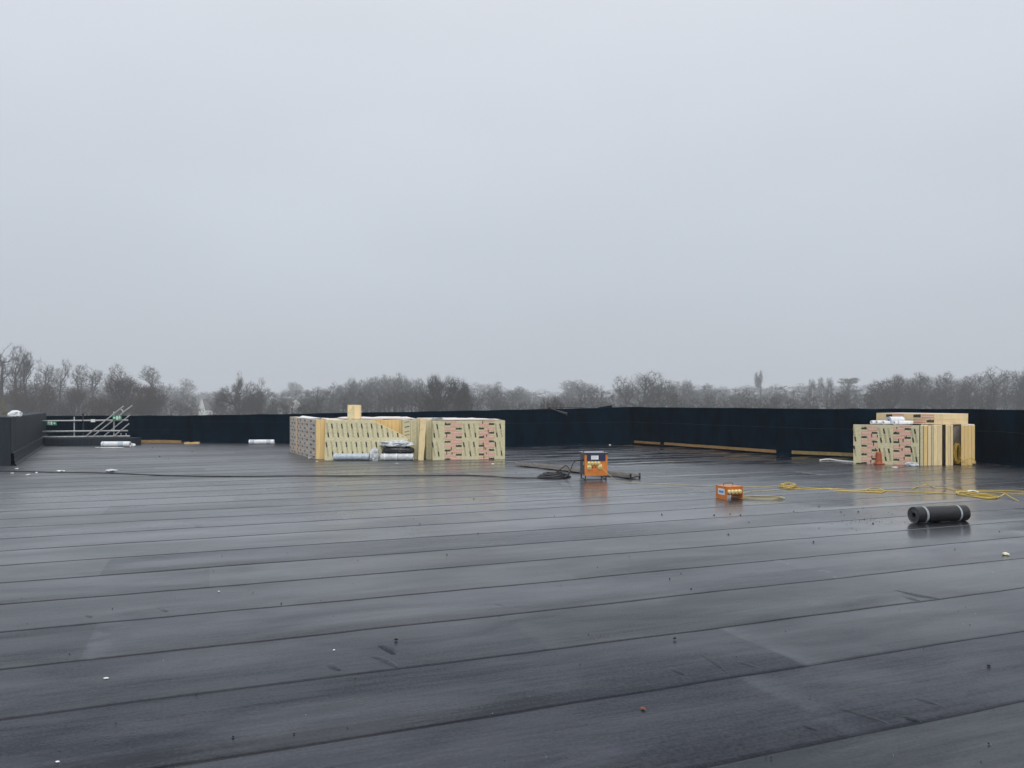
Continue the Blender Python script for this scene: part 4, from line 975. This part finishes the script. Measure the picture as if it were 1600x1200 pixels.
# ------------------------------------------------------------------ trees
import numpy as np
def grow(seed, kind, n_att, twigs, tw, flat=False):
    """bare tree grown towards points scattered through its crown; returns (trunk verts, faces), (crown verts, faces), height 1, width 1"""
    r = np.random.RandomState(seed); K = KIND[kind]; H_, Wd = K['h'], K['w']
    lobes = []
    for _ in range(K['lobes']):
        a = r.uniform(0, 6.28); f = K['spread']*Wd*.5*math.sqrt(r.uniform(.02, 1)); zc = r.uniform(*K['zc'])*H_
        zc -= (f/(Wd*.5))**2*K['droop']*H_
        lobes.append((f*math.cos(a), f*math.sin(a), zc, Wd*.5*r.uniform(*K['lr']), H_*r.uniform(*K['lz'])))
    pts = []
    while len(pts) < n_att:
        x, y, z, rx, rz = lobes[r.randint(len(lobes))]; d = r.normal(size=3); d /= np.linalg.norm(d); d *= r.uniform(0.15, 1)**.45
        p = np.array((x+d[0]*rx, y+d[1]*rx, z+d[2]*rz))
        if p[2] > K['clear']*H_*(1 if r.rand() < .93 else .7) and p[2] < H_*1.02: pts.append(p)
    pts = np.array(pts)
    # trunk(s)
    nodes = [np.zeros(3)]; par = [-1]; plen = [0.0]
    for s_ in range(K['stems']):
        base = np.append(r.normal(size=2)*.25*(K['stems'] > 1), 0.); lean = r.normal(size=2)*K['lean']; last = 0; m = 7; top = K['top']*H_*r.uniform(.9, 1.08)
        for i in range(1, m+1):
            f = i/m; q = base+np.array((lean[0]*f*top+.12*math.sin(f*5+seed+s_), lean[1]*f*top+.12*math.cos(f*4+s_), f*top))
            nodes.append(q); par.append(last); plen.append(plen[last]+np.linalg.norm(q-nodes[last])); last = len(nodes)-1
    cap = len(nodes)+n_att*3+10; NA = np.zeros((cap, 3)); PL = np.zeros(cap); n = len(nodes); NA[:n] = nodes; PL[:n] = plen
    par = par+[0]*(cap-n)
    order = np.argsort(np.linalg.norm(pts-np.array((0, 0, K['top']*H_*.8)), axis=1)); tips = []
    for a in pts[order]:
        dv = a-NA[:n]; dist = np.linalg.norm(dv, axis=1); up = np.maximum(0, -dv[:, 2])
        c = dist+K['bf']*PL[:n]+up*.8+1e3*(NA[:n, 2] < K['clear']*H_*.6)
        i = int(np.argmin(c)); L_ = dist[i]; k = 1 if L_ < .7 else (2 if L_ < 2.2 else 3); last = i
        perp = r.normal(size=3)*L_*.09; perp[2] -= K['arch']*L_
        for t in range(1, k+1):
            f = t/k; q = NA[i]+dv[i]*f+perp*math.sin(math.pi*f)
            NA[n] = q; par[n] = last; PL[n] = PL[last]+np.linalg.norm(q-NA[last]); last = n; n += 1
        tips.append(last)
    cntd = np.zeros(n)
    for i in range(n-1, 0, -1):
        cntd[i] += 1; cntd[par[i]] += cntd[i]
    rad = .0105*np.sqrt(cntd)*K['rad']
    V = [[], []]; Fc = [[], []]
    rnd = r.normal(size=(n, 3))
    for i in range(1, n):
        p, q = NA[par[i]], NA[i]; d = q-p; ln = np.linalg.norm(d)
        if ln < 1e-5: continue
        u = np.cross(d, rnd[i]); u /= np.linalg.norm(u); w_ = np.cross(d/ln, u); r1 = rad[i]; r0 = min(rad[par[i]], r1*1.6)
        b = 0 if r1 > .055*K['rad'] else 1; vs, fs = V[b], Fc[b]; o_ = len(vs); k = 5 if b == 0 else 3
        r0, r1 = max(r0, .015*tw), max(r1, .012*tw)
        if b == 1 and flat: vs += [p-u*r0, p+u*r0, q+u*r1, q-u*r1]; fs.append((o_, o_+1, o_+2, o_+3)); continue
        for c, rr_ in ((p, r0), (q, r1)):
            for j in range(k): an = 6.2832*j/k; vs.append(c+(u*math.cos(an)+w_*math.sin(an))*rr_)
        for j in range(k): j2 = (j+1) % k; fs.append((o_+j, o_+j2, o_+k+j2, o_+k+j))
    vs, fs = V[1], Fc[1]; cen = np.array((0, 0, K['top']*H_*.6))
    for i in tips:
        p = NA[i]; d0 = NA[i]-NA[par[i]]; d0 = d0/(np.linalg.norm(d0)+1e-6)
        for _ in range(twigs):
            d = d0*.7+r.normal(size=3)*.55+np.array((0, 0, K['tz'])); d /= np.linalg.norm(d); b = p-d0*r.uniform(0, .45); ln = r.uniform(.35, .95)*K['tl']
            u = np.cross(d, r.normal(size=3)); u /= np.linalg.norm(u)+1e-6; o_ = len(vs); g = .011*tw
            m = b+d*ln*.55+r.normal(size=3)*.05; vs += [b-u*g, b+u*g, b+d*ln, m, m+u*g*.9, m+(d+r.normal(size=3)*.6)*ln*.45]; fs += [(o_, o_+1, o_+2), (o_+3, o_+4, o_+5)]
    sc_ = np.array((1/Wd, 1/Wd, 1/max(q[2] for q in NA[:n])))
    return [((np.array(V[b]) if V[b] else np.zeros((0, 3)))*sc_, Fc[b]) for b in (0, 1)]
KIND = {
 'lime': dict(h=16, w=7.5, lobes=9, spread=.62, zc=(.52, .90), droop=.10, lr=(.30, .48), lz=(.07, .13), clear=.36, stems=1, lean=.05, top=.70, bf=.35, arch=-.05, rad=1.15, tz=.25, tl=1.0),
 'limefork': dict(h=16, w=7.5, lobes=9, spread=.70, zc=(.55, .92), droop=.10, lr=(.28, .42), lz=(.07, .12), clear=.40, stems=2, lean=.10, top=.66, bf=.35, arch=-.05, rad=1.1, tz=.25, tl=1.0),
 'oak': dict(h=14, w=13, lobes=15, spread=.74, zc=(.60, .86), droop=.28, lr=(.22, .34), lz=(.10, .17), clear=.20, stems=1, lean=.02, top=.38, bf=.28, arch=-.08, rad=1.25, tz=.1, tl=1.0),
 'wood': dict(h=15, w=8, lobes=12, spread=.60, zc=(.45, .88), droop=.16, lr=(.28, .44), lz=(.12, .20), clear=.22, stems=1, lean=.03, top=.66, bf=.42, arch=-.06, rad=1.0, tz=.45, tl=1.1),
 'bush': dict(h=12, w=13, lobes=16, spread=.72, zc=(.40, .86), droop=.30, lr=(.22, .36), lz=(.10, .18), clear=.08, stems=5, lean=.22, top=.50, bf=.45, arch=-.04, rad=.8, tz=.45, tl=1.25),
 'copse': dict(h=15, w=8, lobes=8, spread=.58, zc=(.50, .82), droop=.12, lr=(.30, .46), lz=(.16, .24), clear=.15, stems=2, lean=.06, top=.72, bf=.5, arch=-.06, rad=.9, tz=.6, tl=1.2),
 'poplar': dict(h=17, w=7, lobes=4, spread=.75, zc=(.70, .84), droop=.0, lr=(.12, .18), lz=(.14, .20), clear=.4, stems=3, lean=.08, top=.85, bf=.3, arch=-.02, rad=.9, tz=.8, tl=1.0),
 'birch': dict(h=16, w=6, lobes=7, spread=.5, zc=(.66, .90), droop=.1, lr=(.28, .45), lz=(.07, .12), clear=.5, stems=1, lean=.02, top=.82, bf=.35, arch=-.04, rad=1.35, tz=.3, tl=.9),
}
def mesh_of(name, vf, m):
    me = bpy.data.meshes.new(name); me.from_pydata([tuple(v) for v in vf[0]], [], vf[1]); me.materials.append(m); return me
PROTO = {}
for key, seeds, na, mt in (('lime', (1, 2, 3), 460, M_TWIG), ('limefork', (31, 32), 460, M_TWIG), ('oak', (4, 5, 14), 1500, M_TWIG), ('wood', (6, 7, 8, 15), 950, M_TWIGG), ('bush', (9, 10, 16), 1700, M_TWIGR), ('poplar', (11,), 500, M_TWIG), ('birch', (12, 13), 420, M_TWIG)):
    PROTO[key] = []
    for s_ in seeds:
        T, C_ = grow(s_, key, na, 7, 1.05)
        PROTO[key].append((mesh_of('trunk', T, M_BIRCH if key == 'birch' else M_BARK), mesh_of('crown', C_, mt)))
def leafy(seed, shape, n, size, m):
    """evergreen crown of small leaf faces in clumps inside a unit crown"""
    r = random.Random(seed); vs, fs = [], []
    clumps = []
    for _ in range(60):
        if shape == 'round':
            while True:
                p = Vector((r.uniform(-1, 1), r.uniform(-1, 1), r.uniform(-1, 1)))
                if .35 < p.length < 1: break
            clumps.append((Vector((p.x*.42, p.y*.42, .58+p.z*.38)), r.uniform(.07, .13), 1))
        else:
            tier = r.choice((.97, .97, .90, .90, .80, .70, .60, .50)); rad = {.97: .30, .90: .42, .80: .38, .70: .46, .60: .44, .50: .42}[tier]
            a = r.uniform(0, 6.28); q_ = rad*math.sqrt(r.random())
            clumps.append((Vector((q_*math.cos(a), q_*math.sin(a), tier+r.uniform(-.02, .02))), r.uniform(.08, .13), .34))
    for _ in range(n):
        c, rad, fl = r.choice(clumps); d = Vector((r.gauss(0, 1), r.gauss(0, 1), r.gauss(0, 1))).normalized()*rad*r.random()**.4
        p = c+Vector((d.x, d.y, d.z*fl)); u = Vector((r.gauss(0, 1), r.gauss(0, 1), r.gauss(0, .7))).normalized()*size; w_ = Vector((r.gauss(0, 1), r.gauss(0, 1), r.gauss(0, 1))).normalized()*size*.6
        o_ = len(vs); vs += [p-u, p+w_, p+u]; fs.append((o_, o_+1, o_+2))
    T = MB(); T.tube([(0,0,0),(.01,0,.4),(0,.01,.8),(0,0,.95)], [.035, .028, .014, .006], 6)
    for c, rad, _ in clumps[:24]: T.tube([(0, 0, max(.15, c.z-.18)), tuple(c*.55+Vector((0, 0, c.z*.45-.03))), tuple(c)], [.010, .007, .004], 3)
    return (mesh_of('trunk', (T.v, T.f), M_BARK), mesh_of('crown', (vs, fs), m))
PROTO['ever'] = [leafy(21, 'round', 9000, .011, M_EVER)]
PROTO['cedar'] = [leafy(22, 'cedar', 8000, .012, M_EVER)]
PROTO['ochre'] = [leafy(23, 'round', 7000, .012, M_OCHRE)]
def ground_z(x, y):
    d = math.hypot(x, y); t = min(max((d-530)/690, 0), 1); t = t*t*(3-2*t)
    return GZ+t*(21+6*noise.noise((x*0.004, y*0.004, 1.3)))
cnt = 0
def tree(key, label, px, top, wpx, Y, crown=None, name='bare_tree', cat='tree', group='trees beyond the parapet'):
    global cnt; cnt += 1; Y = Y*TS
    p = D(px, top, Y); z0 = ground_z(p.x, Y)-.1; t = thing(name, label, cat, (p.x, Y, z0), R.uniform(0, 6.28), group)
    wd = wpx*(.98 if key in ('wood', 'oak', 'bush') else 1.0)*Y/F; h = p.z-z0; t.scale = (wd, wd, h)
    pr = PROTO[key][cnt % len(PROTO[key])]
    o_ = link('trunk', pr[0], t); o_ = link('crown', pr[1], t)
    if crown:
        o_.material_slots[0].link = 'OBJECT'; o_.material_slots[0].material = crown
    return t
for args in (
    ('lime', 'tallest bare tree at the left edge above the crumpled sheet', 4, 536, 60, 105), ('lime', 'tall bare tree second from the left edge', 28, 542, 54, 112), ('limefork', 'tall forked bare tree third from the left edge', 46, 551, 48, 108),
    ('lime', 'slender bare tree left one of the leaning pair', 71, 560, 38, 130), ('lime', 'slender bare tree right one of the leaning pair', 93, 562, 38, 128), ('limefork', 'pale bare tree left of the signs against the sky', 124, 570, 44, 140), ('lime', 'pale bare tree above the notice tag', 144, 569, 48, 142),
    ('lime', 'hazy bare tree rising above the left bushy wood', 188, 569, 54, 175), ('limefork', 'hazy spreading bare tree right of the bushy wood', 228, 573, 66, 180),
    ('bush', 'big brown bushy tree above the scaffold handrail', 193, 588, 105, 98, M_TWIGR), ('bush', 'brown bushy tree between handrail and parapet corner', 232, 603, 70, 104), ('bush', 'low brown bushy tree above the slate parapet', 50, 600, 90, 100), ('bush', 'low bushy tree left of the handrail', 118, 606, 80, 104),
    ('lime', 'hazy round bare tree left of the white gabled house', 290, 592, 48, 260), ('oak', 'dark spreading bare tree above the lone white roll', 372, 596, 78, 112), ('lime', 'thin bare tree poking out of the dark spreading tree', 374, 580, 26, 118), ('oak', 'dark low bare tree left of the wide stack', 408, 606, 62, 115),
    ('wood', 'pale hazy domed tree left of the evergreen', 462, 597, 34, 330), ('lime', 'small bare tree just right of the evergreen', 528, 596, 30, 190),
    ('wood', 'upright bare tree at the left of the long wood behind the foam block', 553, 589, 40, 175), ('wood', 'bare tree behind the foam block in the long wood', 580, 587, 44, 178), ('wood', 'bare tree in the middle of the long wood', 608, 586, 46, 180), ('wood', 'tallest bare tree of the long wood', 630, 583, 40, 185), ('wood', 'bare tree ending the long wood at the brown bushy tree', 655, 590, 40, 180),
    ('bush', 'large brown bushy tree behind the wide stack', 690, 587, 112, 96, M_TWIG), ('bush', 'smaller brown bushy tree right of the large one behind the stack', 728, 600, 50, 100, M_TWIG),
    ('wood', 'hazy bare tree above the red labelled pack', 770, 597, 46, 230), ('wood', 'hazy bare tree right of the red labelled pack', 812, 603, 44, 235), ('bush', 'low reddish bush just behind the gas torch', 861, 622, 60, 70, M_TWIGR), ('wood', 'pale hazy domed tree left of the great spreading tree', 905, 594, 78, 270),
    ('oak', 'great spreading bare tree above the parapet corner', 1003, 580, 110, 135), ('wood', 'hazy bare tree right of the great spreading tree', 1070, 593, 56, 215), ('wood', 'hazy bare tree above the longest timber batten', 1105, 598, 46, 225),
    ('poplar', 'three stemmed upright tree rising over the hazy wood', 1184, 580, 36, 230), ('birch', 'white stemmed birch left of its clump', 1269, 592, 18, 185), ('birch', 'white stemmed birch in the middle of its clump', 1284, 590, 20, 190), ('birch', 'white stemmed birch right of its clump', 1296, 590, 20, 184),
    ('oak', 'dark rounded bare tree above the small stack', 1392, 586, 84, 125), ('wood', 'tall bare tree right of the dark rounded tree', 1436, 583, 54, 128), ('wood', 'reddish bare tree above the flat pack', 1478, 580, 52, 132, M_TWIGR), ('wood', 'reddish bare tree above the right end of the small stack', 1513, 583, 54, 128, M_TWIGR), ('lime', 'open bare tree near the right edge', 1556, 574, 52, 125), ('wood', 'bare tree cut by the right edge', 1594, 575, 56, 122),
    ('wood', 'bare tree low between dark rounded tree and cedar', 1362, 600, 34, 150), ('lime', 'small bare tree behind the large evergreen', 405, 590, 26, 240)):
    tree(*args[:6], crown=args[6] if len(args) > 6 else None)
tree('ever', 'dark round evergreen left of the long wood', 497, 604, 58, 150, name='evergreen_tree'); tree('ever', 'dark evergreen low beside the small hazy houses', 448, 622, 44, 130, name='evergreen_tree')
tree('cedar', 'flat topped cedar between birches and the dark rounded tree', 1326, 591, 44, 210, name='cedar_tree')
tree('ochre', 'ochre leaved shrub at the left edge behind the slate parapet', -4, 612, 34, 60, name='ochre_shrub', cat='shrub')
tree('ever', 'green rounded shrub behind the far parapet near the dark low tree', 395, 628, 50, 120, name='evergreen_tree'); tree('ever', 'dark evergreen at the right behind the small stack', 1420, 618, 50, 140, name='evergreen_tree')

# the wood that reads as one mass
prof = [(-150, 585), (0, 590), (100, 600), (260, 598), (300, 612), (340, 612), (430, 612), (480, 607), (520, 602), (560, 592), (620, 588), (650, 592), (700, 600), (760, 598), (800, 603), (850, 613), (870, 612), (890, 600), (930, 598), (950, 606), (1000, 602), (1050, 597), (1100, 599), (1150, 605), (1200, 601), (1250, 599), (1300, 596), (1340, 606), (1360, 601), (1400, 590), (1450, 584), (1500, 588), (1550, 580), (1600, 578), (1760, 575)]
def profile(x):
    for (a, ya), (b_, yb) in zip(prof, prof[1:]):
        if a <= x <= b_: return ya+(yb-ya)*(x-a)/(b_-a)
    return 600
def lite(seed, kind, n_att, twigs, tw):
    T, C_ = grow(seed, kind, n_att, twigs, tw, True); V = np.concatenate([T[0], C_[0]]); tri = []
    for fs, o_ in ((T[1], 0), (C_[1], len(T[0]))):
        for f in fs:
            for k in range(1, len(f)-1): tri.append((f[0]+o_, f[k]+o_, f[k+1]+o_))
    return V, np.array(tri, dtype=np.int32)
LITE = [lite(50+i, k, n_, 8, 2.2) for i, (k, n_) in enumerate((('wood', 230), ('wood', 230), ('wood', 230), ('copse', 230), ('copse', 230), ('lime', 210)))]
def joined(name, label, items, m):
    V, T = [], []; o_ = 0
    for (vs, tri), M_ in items:
        V.append(vs @ np.array(M_.to_3x3()).T+np.array(M_.translation)); T.append(tri+o_); o_ += len(vs)
    V = np.concatenate(V); T = np.concatenate(T).astype(np.int32)
    me = bpy.data.meshes.new(name); me.vertices.add(len(V)); me.vertices.foreach_set('co', V.astype(np.float32).ravel())
    me.loops.add(T.size); me.loops.foreach_set('vertex_index', T.ravel()); me.polygons.add(len(T)); me.polygons.foreach_set('loop_start', np.arange(0, T.size, 3, dtype=np.int32))
    me.update(calc_edges=True); me.validate(); me.materials.append(m); o = link(name, me); o['kind'] = 'stuff'; o['label'] = label
    return o
rr = random.Random(17)
for name, label, mt, y0, y1, step, drop in (('far_woodland', 'pale hazy wood along the skyline far behind the trees', M_TWIG, 300, 420, 15, (-2, 7)), ('near_woodland', 'grey green mass of bare wood behind the parapet', M_TWIGG, 150, 240, 14, (0, 13)), ('undergrowth', 'dense brown thicket just above the parapet', M_TWIG, 105, 150, 15, (12, 26))):
    items = []; x = -140
    while x < 1750:
        Y = rr.uniform(y0, y1)*TS; top = profile(x)+rr.uniform(*drop)
        if name == 'undergrowth': top = max(top, 606)
        if not (298 < x < 330 and name != 'far_woodland'):
            p = D(x, top, Y); z0 = ground_z(p.x, Y)-.2; h = max(p.z-z0, 3); wd = rr.uniform(34, 54)*Y/F
            items.append((rr.choice(LITE), Matrix.Translation((p.x, Y, z0)) @ Matrix.Rotation(rr.uniform(0, 6.28), 4, 'Z') @ Matrix.Diagonal((wd, wd, h, 1))))
        x += step*rr.uniform(.6, 1.2)
    joined(name, label, items, mt)


# ------------------------------------------------------------------ houses among the trees
def house(label, px, ridge, Y, wd, dp, eave, rz, m=M_RENDER):
    Y = Y*TS; wd, dp, eave = wd*TS, dp*TS, eave*TS; p = D(px, ridge, Y); z0 = ground_z(p.x, Y)-.1; t = thing('house', label, 'house', (p.x, Y, z0), rz, 'houses among the trees'); h = p.z-z0; ez = h-eave
    MB().add([(-wd/2,0,0),(wd/2,0,0),(wd/2,dp,0),(-wd/2,dp,0),(-wd/2,0,ez),(wd/2,0,ez),(wd/2,dp,ez),(-wd/2,dp,ez),(0,0,h-.15),(0,dp,h-.15)], [(0,1,5,8,4),(2,3,7,9,6),(1,2,6,5),(3,0,4,7)]).build('wall', m, t)
    for s_ in (-1, 1):
        v = [(s_*(wd/2+.3), -.3, ez-.25), (0, -.3, h), (0, dp+.3, h), (s_*(wd/2+.3), dp+.3, ez-.25)]; v = v+[(a, b, c-.15) for a, b, c in v]
        rf = MB().add(v, [(0,1,2,3),(4,7,6,5),(0,4,5,1),(2,6,7,3),(0,3,7,4),(1,5,6,2)]).build('roof', M_TILE, t)
    MB().box((-.3, dp*.45, h-.4), (.3, dp*.45+.7, h+.9)).build('chimney', M_BRICK, t)
    for s_ in (-1, 1):
        MB().tube([(s_*(wd/2+.32), -.33, ez-.3), (0, -.33, h+.03)], .2, 4).build('bargeboard', M_SIGNW, t)
        f = MB().box((s_*wd*.22-.5, -.04, ez-1.5), (s_*wd*.22+.5, .0, ez-.2)).build('window', M_SIGNW, t)
        MB().box((s_*wd*.22-.42, -.06, ez-1.42), (s_*wd*.22+.42, -.045, ez-.28)).build('pane', M_GLASS, f)
house('white gabled house between the bare trees above the parapet corner', 315.5, 623.5, 230, 2.6, 6, 3.2, -.45)
house('hazy white house left of the gabled one', 302, 626, 250, 2.6, 7, 1.8, .5, M_BRICK)
house('pale house low among the trees left of the evergreen', 462, 625, 150, 3.0, 5, 1.4, .7)
house('small white house between the leaning trees and the handrail', 92, 612, 230, 3.2, 6, 1.4, .6)
house('low white house glimpsed above the notice tag', 141, 634.5, 125, 2.0, 4, 1.0, .5)

# ------------------------------------------------------------------ haze
hz = bpy.data.materials.new('haze'); hz.use_nodes = True; t = hz.node_tree; t.nodes.clear()
ov = t.nodes.new('ShaderNodeOutputMaterial'); pv = t.nodes.new('ShaderNodeVolumePrincipled')
pv.inputs['Color'].default_value = (0.93, 0.955, 1.0, 1); pv.inputs['Density'].default_value = 0.0007; pv.inputs['Anisotropy'].default_value = 0.0
t.links.new(pv.outputs[0], ov.inputs['Volume'])
o = MB().box((-1500, -600, GZ-3), (1500, 1500, 42)).build('haze', hz); o['kind'] = 'stuff'; o['label'] = 'pale winter mist over the whole place'
